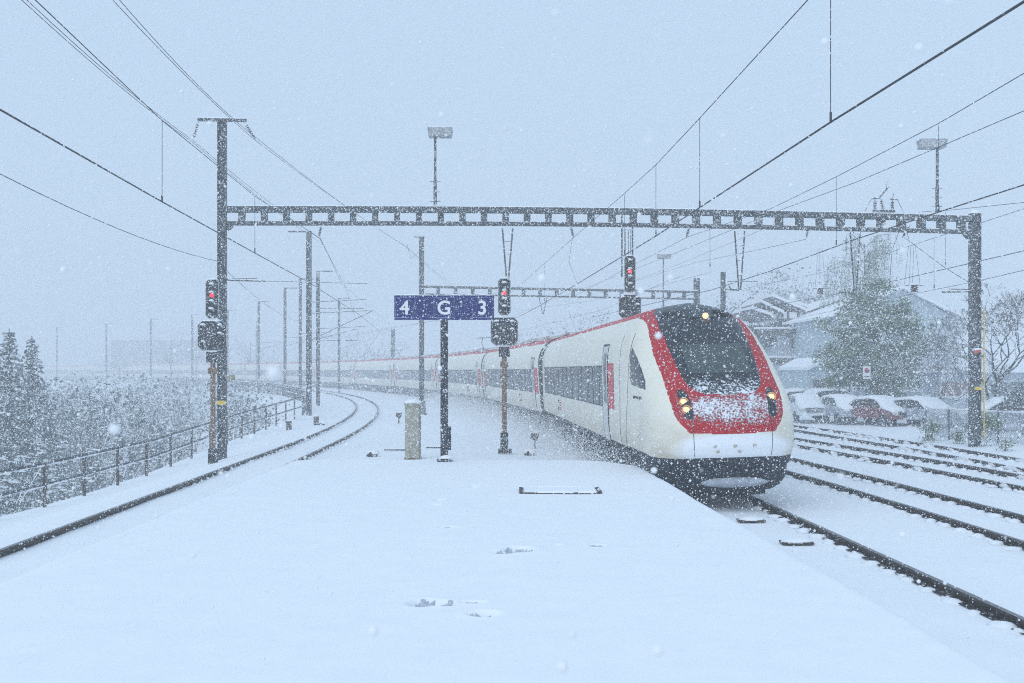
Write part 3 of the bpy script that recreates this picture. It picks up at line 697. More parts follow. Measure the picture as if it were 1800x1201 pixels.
def gu(px):                                            # distance along the gantry for a photo column
    for u in np.linspace(0, span, 2600):
        x = LX + (RX - LX) * u / span; y = LY + (RY - LY) * u / span
        if CX + x * F / y >= px: return float(u)
def gz_of(px, py):
    u = gu(px); y = LY + (RY - LY) * u / span; return H + (HY - py) * y / F
def gpos(px, py):
    u = gu(px); y = LY + (RY - LY) * u / span; return P(px, py, y)
# V hangers with registration arms
for pxh, pyb, armx in ((892, 492, 0), (1300, 510, -28), (1503, 515, -30)):
    mb = MB(); u = gu(pxh); zb = gz_of(pxh, pyb)
    mb.tube([(u - .17, 0, ZB), (u - .03, 0, zb)], .028, 5); mb.tube([(u + .17, 0, ZB), (u + .03, 0, zb)], .028, 5)
    for q in (.25, .5, .75):
        ww = .17 * (1 - q) + .03 * q; mb.tube([(u - ww, 0, ZB + (zb - ZB) * q), (u + ww, 0, ZB + (zb - ZB) * q)], .014, 5)
    if armx:
        mb.tube([(u, 0, zb), (u + armx / 53., 0, zb + .03)], .03, 5); mb.tube([(u + armx / 106., 0, zb), (u + armx / 106. - .1, 0, zb + .14)], .02, 5)
    mb.build('hanger', M['steel'], gt)
mb = MB()
for px, dx in ((565, -5), (1003, 5), (1213, -7), (1420, -2), (1600, -14)):
    a = gpos(px, 396); b = gpos(px + dx, 418); mb = MB(); insulator_at(mb, gt.matrix_basis.inverted() @ a, gt.matrix_basis.inverted() @ b, .045); mb.build('insulator', M['insulator'], gt, True)
ins = [gt.matrix_basis.inverted() @ v for v in (P(349, 212, LY), P(339, 247, LY), P(429, 214, LY), P(449, 245, LY))]
for a, b in ((ins[0], ins[1]), (ins[2], ins[3])): mb = MB(); insulator_at(mb, a, b, .05); mb.build('insulator', M['insulator'], gt, True)
# long bracket from the left mast
mb = MB(); mb.tube([(.1, 0, gz_of(400, 492)), (1.35, 0, gz_of(470, 494))], .035, 6); mb.tube([(.3, 0, gz_of(400, 490)), (1.1, 0, gz_of(460, 489))], .02, 5)
mb.tube([(1.3, 0, gz_of(470, 494)), (4.6, .6, gz_of(650, 496))], .014, 5)
mb.tube([(span - .1, 0, gz_of(1700, 512)), (span - 1.15, 0, gz_of(1650, 513))], .04, 6); mb.tube([(span - .1, 0, gz_of(1700, 509)), (span - .9, 0, gz_of(1650, 508))], .02, 5)
mb.build('bracket', M['steel'], gt)
mb = MB(); mb.box((0, -.15, H + (HY - 708) * LY / F), (.26, .02, .13)); mb.build('yellow_plate', M['yellow'], gt)
mb = MB(); mb.box((.28, -.1, H + (HY - 664) * LY / F), (.28, .03, .18)); mb.build('small_plate', M['cabinet'], gt)
mb = MB(); u_ = span + .05
mb.box((u_ - .02, -.17, H + (HY - 683) * RY / F), (.24, .02, .11)); mb.build('yellow_plate', M['yellow'], gt)
mb = MB(); mb.box((u_ - .05, -.18, H + (HY - 618) * RY / F), (.26, .03, .10), (0, R(-14), 0)); mb.build('red_plate', M['red_plate'], gt)
mb = MB(); mb.lump((u_ - .04, -.18, H + (HY - 615) * RY / F), (.17, .05, .06), 3, .2); mb.build('plate_snow', M['snow'], gt, True)
mb = MB(); mb.tube([(span + .25, -.15, 0.2), (span + .25, -.15, H + (HY - 545) * RY / F)], .022, 6); mb.build('yellow_conduit', M['yellow'], gt)
# switch gear on the gantry
mb = MB(); u = gu(1553); zt = ZTOP + cam_z(u)
mb.box((u, 0, zt + .1), (.75, .12, .07))
for du, hh, lean in ((-.3, .40, 0), (.0, .42, .1), (.3, .38, 0)): insulator_at(mb, (u + du, 0, zt + .1), (u + du - lean, 0, zt + .1 + hh), .06, 5)
mb.tube([(u - .42, 0, zt + .52), (u - .15, 0, zt + .55), (u + .15, 0, zt + .92)], .03, 5); mb.tube([(u + .22, 0, zt + .52), (u + .48, 0, zt + .50)], .03, 5)
mb.tube([(u + .12, 0, zt + .8), (u + .08, 0, zt + 1.0), (u + .16, 0, zt + 1.12)], .010, 4); mb.tube([(u + .3, 0, zt + .5), (u + .36, 0, zt + .72)], .010, 4)
mb.tube([(u - .42, 0, zt + .52), (u - .75, 0, zt - .1), (u - 1.1, 0, ZB - .1)], .012, 4); mb.tube([(u + .48, 0, zt + .5), (u + .7, 0, zt + .05), (u + .86, 0, ZB - .2)], .012, 4)
mb.build('switch_gear', M['insulator'], gt)
def yard_lamp(px, top, py_b, d, wpx, label, off=0.0, boxh=15, grp='floodlights standing on the gantry'):
    b = P(px, py_b, d); t = empty('floodlight', b, 0, label, 'floodlight', grp); h = (py_b - top) * d / F; w = wpx * d / F; bh = boxh * d / F
    mb = MB(); mb.tube([(0, 0, 0), (0, 0, h * .35)], .055, 8); mb.tube([(0, 0, h * .35), (0, 0, h)], .04, 8); mb.build('pole', M['steel'], t)
    mb = MB()
    for q in (.08, .2, .33): mb.tube([(-.17, 0, h * q), (.17, 0, h * q)], .016, 5)
    mb.build('climbing_rungs', M['steel'], t)
    mb = MB(); mb.prism([(off - w / 2, h), (off - w / 2 + .04, h - bh), (off + w / 2 - .04, h - bh), (off + w / 2, h)], -.26, .26); mb.build('lamp_housing', mat('lamp_grey', (.33, .35, .36), .6, .2, 6, snow=.3, speck=.3, ss=20), t, bevel=.01)
    mb = MB(); mb.lump((off, 0, h), (w / 2, .27, .05), 2, 0, 20, 5, .02); mb.build('snow', M['snow'], t, True)
    return t
yard_lamp(765, 226, 365, gpos(765, 370).y, 44, 'floodlight on a thin pole at the middle of the gantry', .16)
yard_lamp(1647, 246, 373, gpos(1647, 375).y, 46, 'floodlight on a thin pole near the right end of the gantry', -.17)
yard_lamp(1166, 447, 560, 74, 24, 'distant floodlight mast behind the train cab', .05, 8, 'floodlights in the distance')

# colour light signals
def rrect(w, h, c): return [(-w / 2 + c, -h / 2), (w / 2 - c, -h / 2), (w / 2, -h / 2 + c), (w / 2, h / 2 - c), (w / 2 - c, h / 2), (-w / 2 + c, h / 2), (-w / 2, h / 2 - c), (-w / 2, -h / 2 + c)]
def lamp_unit(mb, snow, x, z, y, r=.075):
    pts = []
    for k in range(9):                                   # hood
        a = math.pi * k / 8; pts.append((x + r * math.cos(a), z + r * math.sin(a)))
    vs = [(px, y, pz) for px, pz in pts] + [(px * .96 + x * .04, y - .2, pz - .02) for px, pz in pts]
    mb.add(vs, [(k, k + 1, k + 10, k + 9) for k in range(8)])
    snow.lump((x, y - .09, z + r - .01), (r * 1.0, .11, .055), x * 7 + z, .3, 12, 5)
def signal(loc, label, post=None, hanging=None, red_at=1, W1=.38, H1=1.14, W2=.84, H2=.86, lamps1=(.36, .12, -.13, -.36), lit=.12, zhead=0.0, casing=None):
    """loc: centre of the gap between the two boards"""
    t = empty('railway_signal', loc, 0, label, 'signal', 'colour light signals')
    b1 = MB(); b1.prism([(x, z + H1 / 2 + .04) for x, z in rrect(W1, H1, .09)], -.03, .05)
    hd = b1.build('main_board', M['signal'], t, bevel=.01)
    b2 = MB(); b2.prism([(x, z - H2 / 2 - .03) for x, z in rrect(W2, H2, .13)], -.03, .05); b2.build('lower_board', M['signal'], t, bevel=.01)
    rim = MB()
    for (w, h, c, zc) in ((W1, H1, .09, H1 / 2 + .04), (W2, H2, .13, -H2 / 2 - .03)):
        p = [(x, -.035, z + zc) for x, z in rrect(w, h, c)]; rim.tube(p + [p[0]], .011, 4)
    rim.build('white_rim', M['signal_rim'], t)
    hood = MB(); sn = MB(); dl = MB()
    for lz in lamps1: lamp_unit(hood, sn, 0, H1 / 2 + .04 + lz, -.03)
    for lx, lz in ((-.24, .24), (.24, .24), (-.24, -.24), (.24, 0), (0.0, -.02)): 
        if (lx, lz) != (0.0, -.02): lamp_unit(hood, sn, lx, -H2 / 2 - .03 + lz, -.03)
    for lz in lamps1:
        if lz != lit: dl.tube([(0, -.045, H1 / 2 + .03 + lz), (0, -.03, H1 / 2 + .03 + lz)], .055, 12)
    for lx, lz in ((-.24, .24), (.24, .24), (-.24, -.24), (.24, 0)): dl.tube([(lx, -.045, -H2 / 2 - .04 + lz), (lx, -.03, -H2 / 2 - .04 + lz)], .055, 12)
    hood.build('lamp_hoods', M['signal'], t); dl.build('unlit_lenses', M['dead_lamp'], t)
    MB().tube([(0, -.06, H1 / 2 + .03 + lit), (0, -.03, H1 / 2 + .03 + lit)], .06, 14).build('red_light', M['red_lamp'], t)
    sn.lump((0, 0, H1 + .03), (W1 / 2 * .8, .06, .05), 1); sn.lump((-.02, 0, -.035), (W2 / 2 * .75, .06, .05), 2, 0, 16)
    sn.build('snow', M['snow'], t, True)
    if post is not None:
        zb = post - loc[2]; mb = MB(); mb.box((0, .04, -H2 - .06 - .17), (.34, .22, .32)); mb.build('junction_box', M['signal'], t, bevel=.01)
        mb = MB(); mb.tube([(0, .05, -H2 - .3), (0, .05, zb + .5)], .075, 8); mb.box((0, .05, -H2 - .62), (.25, .17, .18)); mb.box((0, .05, -H2 - 1.0), (.34, .05, .04)); mb.build('post', M['rust'], t)
        mb = MB(); mb.box((0, .05, zb + .25), (.24, .22, .62)); mb.box((.02, .05, zb + .0), (.42, .36, .12)); mb.build('post_base', M['under'], t, bevel=.01)
    if hanging:
        mb = MB(); z1 = hanging - loc[2]
        for xx in (-.25, .10): mb.box((xx, .07, (H1 + z1) / 2 - .3), (.045, .05, z1 - H1 + .7))
        for xx in (-.14, -.04, .04): mb.tube([(xx, .07, H1), (xx, .07, z1 - .55)], .012, 4)
        mb.tube([(-.25, .07, z1 - .5), (.1, .07, z1 - .5)], .02, 4); mb.build('hanger_frame', M['steel'], t)
    return t
d1 = 33.2; signal(P(373.5, 562.5, d1), 'leftmost railway signal with red light on a rusty post beside the left mast', post=-.35)
d2 = 35.2; signal(P(886.5, 556.5, d2), 'railway signal with red light on a rusty post right behind the blue sign', post=0.0)
d3 = gpos(1107, 516).y - .25; signal(P(1107, 516.5, d3), 'railway signal with red light hanging from the gantry above the train', hanging=7.6, H1=1.2, W1=.36, W2=.72, H2=.78, lamps1=(.38, .1, -.14, -.38), lit=.1)

# second gantry and its posts
g2 = empty('distant_gantry', (P(741, 723, 67).x, 67, 0), math.atan2(4.0, 14.5), 'distant smaller gantry spanning the tracks behind the signal', 'gantry')
sp2 = 17.6
mb = MB(); hbeam(mb, 0, 0, -.2, 10.4, .26, .26); mb.build('mast_column', M['steel_far'], g2); mb = MB(); hbeam(mb, sp2, 0, -.2, 8.3, .30, .3); mb.build('mast_column', M['steel_far'], g2)
mb = MB(); mb.box((sp2 / 2, 0, 7.42), (sp2 - .3, .3, .12)); mb.build('top_chord', M['steel_far'], g2)
mb = MB(); mb.box((sp2 / 2, 0, 6.98), (sp2 - .3, .3, .08)); mb.build('bottom_chord', M['steel_far'], g2)
mb = MB(); mb.box((sp2 / 2, 0, 7.51), (sp2, .3, .05)); mb.build('snow', M['snow'], g2)
for k in range(16):
    mb = MB(); mb.box((1 + k * 1.05, 0, 7.2), (.16, .28, .32)); mb.build('batten', M['steel_far'], g2)
mb = MB(); mb.tube([(-.45, 0, 10.35), (.2, 0, 10.35)], .04, 5); mb.tube([(7.2, 0, 7), (7.45, 0, 5.9)], .03, 5); mb.tube([(7.75, 0, 7), (7.5, 0, 5.9)], .03, 5); mb.tube([(2.6, 0, 5.6), (.2, 0, 6.0)], .03, 5); mb.build('hanger', M['steel_far'], g2)
mb = MB(); mb.box((-.02, 0, .3), (.55, .55, .9), taper=.7); mb.build('footing', M['steel_far'], g2)

mast(P(543, 731, 61.7).x, 61.7, 10.05, 'tall catenary mast at the end of the near railing, just inside the curve', .26, -.2, arms=((.1, 5.6, 3.4, 5.75), (.1, 4.1, 2.7, 4.15), (.1, 6.2, 3.1, 6.35), (.1, 4.15, 3.4, 5.7)), cross=(-.55, 1.15))
mast(P(559, 713, 79).x, 79, 9.4, 'second catenary mast beside the inner curve, close right of the tall one', .24, -.2, arms=((.1, 5.4, 3.3, 5.55), (.1, 4.7, 2.8, 5.4), (.1, 6.8, 3.3, 6.8)), cross=(.5, 1.0), far=True)
for (px, top, d, lab) in ((528, 490, 96, 'catenary mast left of the two tall ones near the curve'), (501, 506, 108, 'catenary mast by the far railing with a short arm to the right'), (596, 524, 120, 'thin catenary mast in front of the white coaches left of the sign'),
                          (455, 530, 128, 'faint catenary mast halfway along the far railing'), (400, 545, 148, 'faint catenary mast just right of the leftmost signal'), (338, 553, 165, 'faint catenary mast just left of the leftmost signal'),
                          (265, 561, 190, 'very faint catenary mast in front of the distant trees'), (187, 569, 205, 'very faint catenary mast above the far end of the train'), (100, 575, 225, 'barely visible catenary mast above the two conifers side'), (451, 565, 205, 'barely visible catenary mast behind the train roof')):
    t_ = mast((px - CX) * d / F, d, H + (HY - top) * d / F, lab, .24, -.2, arms=((.1, 5.6, 2.6, 5.7), (.1, 4.8, 2.4, 5.5)) if d < 140 else (), cross=(.55, 1.2), far=True)
mast(P(691, 600, 130).x, 130, 7.2, 'thick dark catenary mast above the train left of the blue sign', .45, 0, cross=None, far=True)
mast(P(1271, 600, 62).x, 62, 7.85, 'short catenary mast rising behind the train cab on the right', .24, -.2, arms=((0.1, 7.35, 1.9, 7.35), (.1, 5.4, 2.0, 6.9)), far=True)

# ------------------------------------------------------------------ overhead wires
def wire(pts, r, label, name='overhead_wire', sag=0.0, n=10, grp='overhead wires', m='wire', extra=None, cat='wire'):
    V_ = [P(*p) if not isinstance(p, Vector) else p for p in pts]; L_ = []
    for a, b in zip(V_[:-1], V_[1:]):
        for k in range(n): u = k / n; q = a.lerp(b, u); q.z -= sag * 4 * u * (1 - u); L_.append(q)
    L_.append(V_[-1]); mb = MB(); mb.tube(L_, r, 5)
    o = mb.build(name, M[m]); tag(o, label, cat, grp)
    for (px, pyt, pyb, d) in (extra or []):
        dm = MB(); a = P(px, pyt, d); b = P(px, pyb, d); dm.tube([a, b], .0055, 4); c = b + Vector((0, 0, .12)); dm.tube([c, b], .016, 5); dm.build('dropper', M['wire'], o)
    return o
dC = lambda y: 3.0 * F / (HY - y)                      # distance of a contact wire seen at photo height y (5.5 m above rail)
wire([(-900, -260, dC(-260)), (0, 193, dC(193)), (285, 355, dC(355)), (448, 445, dC(445)), (543, 497, dC(497)), (631, 553, dC(553)), (668, 583, 88), (655, 603, 125)], .013, 'thick contact wire over the left track, crossing the left mast')
wire([(-300, -330, 9.5), (62, 0, 13.9), (285, 212, 20.3), (448, 345, 29.3), (561, 418, 36.4), (605, 500, 61.7), (625, 560, 90)], .008, 'carrier wire above the left track held by the gantry insulator', extra=[(285, 212, 355, dC(355)), (448, 345, 445, dC(445)), (622, 530, 548, 61.7)])
wire([(563, 418, 36.4), (600, 498, 61.0), (690, 575, 95)], .007, 'thin doubled carrier wire behind the left end of the gantry')
wire([(-400, -420, 13.5), (38, 0, 22.3), (337, 249, 36.2), (560, 425, 62)], .0085, 'outer feeder cable hung from the left mast top, lower line', sag=.12)
wire([(-390, -425, 13.3), (47, 0, 22.1), (339, 247, 36.2), (568, 424, 62)], .0085, 'outer feeder cable hung from the left mast top, upper line', sag=.12)
wire([(-100, -280, 16), (198, 0, 22.6), (449, 247, 36.2), (712, 433, 67), (820, 525, 120)], .0085, 'inner feeder cable right of the left mast top, lower line', sag=.1)
wire([(-90, -284, 16), (210, 0, 22.6), (451, 243, 36.2), (715, 434, 67), (830, 525, 120)], .0085, 'inner feeder cable right of the left mast top, upper line', sag=.16)
wire([(-700, 60, 12), (0, 306, 20.3), (381, 459, 36.2), (500, 556, 70), (535, 560, 78)], .009, 'lone cable attached low on the left mast', sag=.18)
wire([(2300, -300, 6.3), (1800, 3, 9.26), (1460, 215, dC(215)), (1230, 365, dC(365)), (1153, 415, dC(415)), (1010, 502, 40), (930, 548, 58), (860, 580, 85)], .013, 'thick contact wire over the train, crossing the upper right corner')
wire([(1560, -160, 11.6), (1420, 0, 14.3), (1230, 208, 21), (1153, 290, 25.5), (1098, 340, 29.5), (1008, 418, 37.2), (905, 510, 66), (840, 550, 100)], .008, 'carrier wire above the train with long droppers', extra=[(1460, -40, 215, dC(215)), (1230, 208, 365, dC(365)), (1153, 290, 415, dC(415)), (1098, 340, 448, 29.5), (957, 465, 530, 50)])
wire([(1006, 418, 37.2), (1000, 460, 48), (1015, 500, 58)], .008, 'short pull wire below the gantry, left of the hanging signal')
wire([(2300, 140, 11.8), (1800, 325, dC(325)), (1662, 369, dC(369)), (1500, 422, dC(422)), (1350, 478, 34.9), (1250, 510, 42), (1040, 558, 66)], .013, 'contact wire over the first empty track')
wire([(2200, -100, 12), (1800, 129, 17.7), (1650, 217, 21.2), (1470, 311, 27), (1355, 367, 32), (1210, 416, 37.6), (1090, 478, 52), (990, 532, 75)], .008, 'carrier wire over the first empty track, fixed to the gantry', extra=[(1650, 217, 372, dC(372)), (1470, 311, 431, 27), (1248, 403, 470, 36)])
wire([(2200, 45, 17), (1800, 195, 22), (1506, 320, 30), (1378, 367, 35.3), (1150, 460, 55), (900, 556, 110)], .009, 'middle cable passing over the gantry left of the right floodlight')
wire([(2200, 345, 20), (1800, 441, 28.6), (1593, 489, 37), (1480, 515, 44), (1300, 548, 58)], .012, 'contact wire over the farthest empty track')
wire([(2200, 215, 20), (1800, 367, 28.5), (1662, 412, 34), (1564, 444, 39.5), (1440, 480, 50), (1250, 520, 70)], .008, 'carrier wire over the farthest empty track', extra=[(1642, 420, 507, 35), (1662, 372, 466, 34)])
wire([(2200, 395, 22), (1800, 475, 32), (1724, 493, 36.5), (1600, 518, 45), (1400, 560, 66)], .010, 'lowest cable on the right, passing behind the right mast')
wire([(2100, 325, 24), (1800, 356, 30), (1676, 369, 38), (1615, 373, 38)], .009, 'near level cable ending at the right floodlight')
wire([(1800, 540, 46), (1500, 580, 60), (1250, 585, 80)], .008, 'faint cable low on the right in front of the building')
wire([(1420, 420, 37.9), (1330, 440, 46), (1220, 462, 60), (1100, 500, 80)], .008, 'carrier wire leaving the gantry above the train cab')
wire([(1590, 418, 38.3), (1660, 470, 33), (1728, 512, 29.5)], .010, 'slanting stay wire below the right end of the gantry')
wire([(1583, 400, 38.3), (1568, 440, 38.4), (1563, 508, 38.6)], .010, 'curved jumper cable hanging under the right insulator')
wire([(1250, 478, 64), (1100, 520, 90), (820, 560, 140)], .010, 'faint far wire between the short mast and the distant gantry')
wire([(1360, 395, 44), (1290, 425, 56), (1180, 470, 80), (1040, 520, 110)], .009, 'faint far wire above the cab roof')
wire([(895, 505, 66), (760, 565, 90), (560, 595, 130)], .010, 'far wire behind the blue sign')
wire([(900, 540, 70), (620, 590, 120), (400, 612, 190)], .011, 'far wire above the coach roofs')
wire([(1200, 485, 62), (1160, 500, 62), (1060, 545, 76), (900, 585, 110)], .010, 'far wire over the leading coach')
wire([(740, 440, 67), (722, 455, 50), (716, 430, 45)], .008, 'short loop wire beside the distant gantry mast')
# tensioning bundle of thin cords on the right
for k, (a, b, lab) in enumerate(((1597, 1590, 'left'), (1601, 1598, 'middle'), (1606, 1604, 'right'), (1609, 1617, 'outer'))):
    wire([(a, 433, 38.4), (b, 500, 38.4)], .006, 'thin %s cord of the tensioning bundle near the right insulator' % lab, grp='tension cords', name='hanging_wire', cat='wire')
for k, (a, b, lab) in enumerate(((1438, 1433, 'left'), (1441, 1441, 'middle'), (1445, 1451, 'right'))):
    wire([(a, 437, 48), (b, 505, 48)], .006, 'thin %s cord of the far tensioning bundle beside the birch' % lab, grp='tension cords', name='hanging_wire', cat='wire')
for (px, py, d, lab) in ((1607, 508, 38.4, 'tension weight hanging at the lower end of the cords by the right mast'), (1442, 512, 48, 'tension weight hanging in front of the birch')):
    c = P(px, py, d); t = empty('tension_weight', c, 0, lab, 'weight', 'tension weights'); mb = MB(); mb.tube([(-.3, 0, .12), (.3, 0, .12)], .02, 5); mb.tube([(0, 0, .12), (0, 0, -.1)], .09, 10)
    for q in range(3): mb.tube([(0, 0, .06 - q * .07), (0, 0, .03 - q * .07)], .13, 10)
    mb.build('discs', M['insulator'], t); MB().lump((0, 0, .13), (.14, .1, .07), 3).build('snow', M['snow'], t, True)

# ------------------------------------------------------------------ platform sign
ds = 24.3; sb = P(781, 541, ds); t = empty('platform_sign', (sb.x, ds, .5), 0, 'dark blue sign reading 4 G 3 on a black post', 'sign')
bw = 175 * ds / F; bh = 43 * ds / F; zc = sb.z - .5
MB().box((0, 0, zc), (bw, .16, bh)).build('sign_board', M['blue'], t, bevel=.008)
for dx in (-67, 0, 68):
    q = dx * ds / F; pts = [(q - .215, -.083, zc - .215), (q + .215, -.083, zc - .215), (q + .215, -.083, zc + .215), (q - .215, -.083, zc + .215), (q - .215, -.083, zc - .215)]
    MB().tube(pts, .005, 4).build('thin_frame', M['line'], t)
for tx, dx in (('4', -69), ('G', 0), ('3', 67)): text_obj('lettering', tx, .41, M['white'], t, (dx * ds / F, -.086, zc - .02), depth=.004, bold=.008)
mb = MB(); mb.box((.0, 0, (zc - bh / 2) / 2 + .04), (.155, .155, zc - bh / 2 - .08)); mb.build('post', M['black_steel'], t, bevel=.006)
mb = MB(); mb.box((.115, 0, .55), (.06, .1, .5)); mb.build('conduit_box', M['black_steel'], t)
mb = MB(); mb.box((0, 0, .06), (.34, .3, .05)); 
for sx in (-.13, .13): mb.tube([(sx, -.1, .08), (sx, -.1, .13)], .018, 6)
mb.build('base_plate', M['black_steel'], t)
mb = MB()
for k in range(14): mb.lump((-bw / 2 + .1 + k * (bw - .2) / 13, 0, zc + bh / 2), (.12, .08, random.uniform(.01, .03)), k, 0, 10, 4)
mb.lump((.05, -.06, .12), (.14, .12, .08), 3); mb.build('snow', M['snow'], t, True)

# cabinet
dc = 32.7; b = P(726, 803, dc); t = empty('relay_cabinet', (b.x, dc, -.1), 0, 'narrow beige cabinet with a cap of snow left of the blue sign', 'cabinet')
MB().box((0, 0, .80), (.43, .45, 1.66)).build('housing', M['cabinet'], t, bevel=.01)
MB().box((0, -.005, 1.64), (.47, .5, .05)).build('lid', M['cabinet'], t, bevel=.01)
MB().box((.195, -.228, .8), (.012, .01, 1.5)).build('door_edge', M['seam'], t)
MB().box((0, -.0, .05), (.46, .48, .1)).build('plinth', M['rust'], t)
mb = MB(); mb.lump((0, 0, 1.66), (.27, .29, .11), 5, .1, 16, 7, .04); mb.build('snow', M['snow'], t, True)

# small lineside devices
def device(px, py, d, label, cat, name, kind):
    c = P(px, py, d); t = empty(name, (c.x, d, gz(np.array(c.x), np.array(d)).item()), 0, label, cat)
    if kind == 0:
        MB().tube([(0, 0, 0), (0, 0, .32)], .04, 6).build('stem', M['post_brown'], t); MB().box((0, 0, .42), (.26, .18, .26), (0, R(15), 0)).build('head', M['post_brown'], t, bevel=.03); MB().lump((.03, 0, .52), (.15, .12, .09), 1).build('snow', M['snow'], t, True)
    elif kind == 1:
        MB().box((0, 0, .2), (.22, .25, .42)).build('housing', M['post_brown'], t, bevel=.03); MB().lump((0, 0, .4), (.15, .16, .11), 1).build('snow', M['snow'], t, True)
    else:
        MB().lump((0, 0, .0), (.16, .2, .16), 2, 0, 9, 5, .3).build('stone_face', M['post_brown'], t); MB().lump((0.02, .02, .06), (.18, .2, .14), 4).build('snow', M['snow'], t, True)
device(701, 740, 56, 'small rusty dwarf post with a snow cap left of the cabinet', 'dwarf signal', 'dwarf_signal', 0)
device(508, 748, 52, 'small brown junction box by the railing left of the tall mast', 'box', 'junction_box', 1)
device(556, 742, 55, 'brown point motor lump right of the tall mast foot', 'point motor', 'point_motor', 1)
device(566, 742, 54.5, 'low snow capped block beside the point motor', 'block', 'concrete_block', 2)
device(655, 797, 34.5, 'small snow capped stone left of the cabinet', 'stone', 'stone', 2)
device(940, 776, 38, 'brown snow capped device near the train skirt right of the signal post', 'point motor', 'point_motor', 0)
device(931, 792, 35, 'low snow capped stump in front of the brown device', 'stump', 'stump', 2)
for k, (px, py, d, w, lab) in enumerate(((700, 782, 36.5, .9, 'half buried cable duct left of the cabinet'), (765, 781, 36.8, .6, 'half buried cable duct right of the cabinet'))):
    c = P(px, py, d); o = MB().box((c.x, d, gz(np.array(c.x), np.array(d)).item() + .03), (w, .12, .03)).build('cable_duct', M['ballast']); tag(o, lab, 'duct', 'cable ducts in the snow')

# ------------------------------------------------------------------ railings on the left
def railing(ysn, label, balusters=False, zoff=0):
    t = empty('railing', (float(fx(ysn[0])), float(ysn[0]), 0), label=label, cat='railing', group='railings along the left edge')
    o0 = t.location
    def pt(y, z): return Vector((float(fx(y)), y, float(fz(y)) + z)) - o0
    for y in ysn:
        mb = MB(); c = pt(y, .5); mb.box(c, (.07, .06, 1.2)); mb.build('post', M['post_brown'] if y < 60 else M['steel_far'], t)
    for z, r in ((1.08, .036), (.56, .030)):
        mb = MB(); mb.tube([pt(y, z) for y in np.arange(ysn[0], ysn[-1] + .1, 1.0)], r, 6); mb.build('top_rail' if z > 1 else 'middle_rail', M['rail_dark'], t)
        sn = MB()
        for y in np.arange(ysn[0], ysn[-1], .45 if ysn[0] < 60 else 1.2):
            sn.lump(pt(y, z - r * (1.3 if ysn[0] < 60 else -.5)) + Vector((.01, 0, 0)), (.030, .34 if ysn[0] < 60 else .8, random.uniform(.008, .034)), y, 1.0, 8, 4)
        sn.build('rail_snow', M['snow'], t, True)
    if balusters:
        mb = MB()
        for y in np.arange(ysn[0], ysn[-1], .3): mb.box(pt(y, .55), (.03, .03, 1.0))
        b_ = mb.build('balusters', M['steel_far'], t); b_['kind'] = 'stuff'
railing(np.arange(8, 64.1, 2.5), 'near two rail steel railing from the left edge to the tall mast')
railing(np.arange(64.8, 200, 3.2), 'distant baluster railing following the outside of the curve', True)

# ------------------------------------------------------------------ vegetation
def leaf_cloud(mb, centers, n, size, spread, snow_share, seed, droop=0.0, up_bias=.35):
    rr = np.random.default_rng(seed)
    C_ = np.array(centers); k = rr.integers(0, len(C_), n); P_ = C_[k] + rr.normal(0, 1, (n, 3)) * np.array(spread)
    if droop: P_[:, 2] -= np.abs(rr.normal(0, droop, n))
    top = (P_[:, 2] - C_[k][:, 2]) / spread[2]
    for i in range(n):
        a = Vector(rr.normal(0, 1, 3)).normalized(); b = a.cross(Vector(rr.normal(0, 1, 3))).normalized(); s = size * rr.uniform(.5, 1.3)
        snow = rr.random() < snow_share + up_bias * top[i] * .5
        mb.mi = 1 if snow else 0
        if snow: a.z *= .3; b.z *= .3
        c = Vector(P_[i]); mb.add([c - a * s, c + b * s * .7, c + a * s, c - b * s * .7], [(0, 1, 2, 3)])
    mb.mi = 0
def branch(mb, tips, p, d, L, r, depth, rr, spread=.6, up=.15, segs=2, minr=.008, shrink=.72):
    pts = [p]; q = p.copy(); dd = d.copy()
    for s in range(segs):
        dd = (dd + Vector((rr.gauss(0, .12), rr.gauss(0, .12), rr.gauss(0, .08) + up * .2))).normalized(); q = q + dd * L / segs; pts.append(q.copy())
    r2 = max(minr, r * .62); mb.tube(pts, r, 5 if depth < 3 else 4 if r > .02 else 3, r2, cap=False)
    if depth == 0: tips.append(q); return
    nb_ = rr.choice([2, 3, 3]) if depth > 1 else 3
    for k in range(nb_):
        ax = Vector((rr.gauss(0, 1), rr.gauss(0, 1), rr.gauss(0, .6))).normalized(); nd = (dd + ax * spread).normalized(); nd.z += up; nd.normalize()
        branch(mb, tips, q if k else q, nd, L * shrink * rr.uniform(.75, 1.15), r2, depth - 1, rr, spread, up, segs, minr, shrink)
        if k == 0 and depth > 2: tips.append(q)
def tree(loc, height, label, seed, name='tree', leaf=None, nleaf=0, lsize=.06, lspread=(.35, .35, .3), snow=.4, depth=5, trunk=.16, spread=.6, up=.15, L0=None, droop=0, multi=1, minr=.008, group=None, kindcat='tree', shrink=.72, twig='bark'):
    t = empty(name, loc, 0, label, kindcat, group); rr = random.Random(seed); mb = MB(); tips = []
    for s in range(multi):
        d = Vector((rr.gauss(0, .25) if multi > 1 else 0, rr.gauss(0, .25) if multi > 1 else 0, 1)).normalized()
        branch(mb, tips, Vector((0, 0, -.1)), d, L0 or height * .28, trunk, depth, rr, spread, up, 3, minr, shrink)
    mb.build('trunk_and_branches', M[twig], t)
    if nleaf:
        lb = MB(); leaf_cloud(lb, [tuple(x) for x in tips], nleaf, lsize, lspread, snow, seed, droop); lb.build('foliage', [M[leaf], M['leaf_snow']], t)
    return t
gg = lambda x, y: gz(np.array(float(x)), np.array(float(y))).item()
def at(px, d): x = (px - CX) * d / F; return (x, d, gg(x, d))
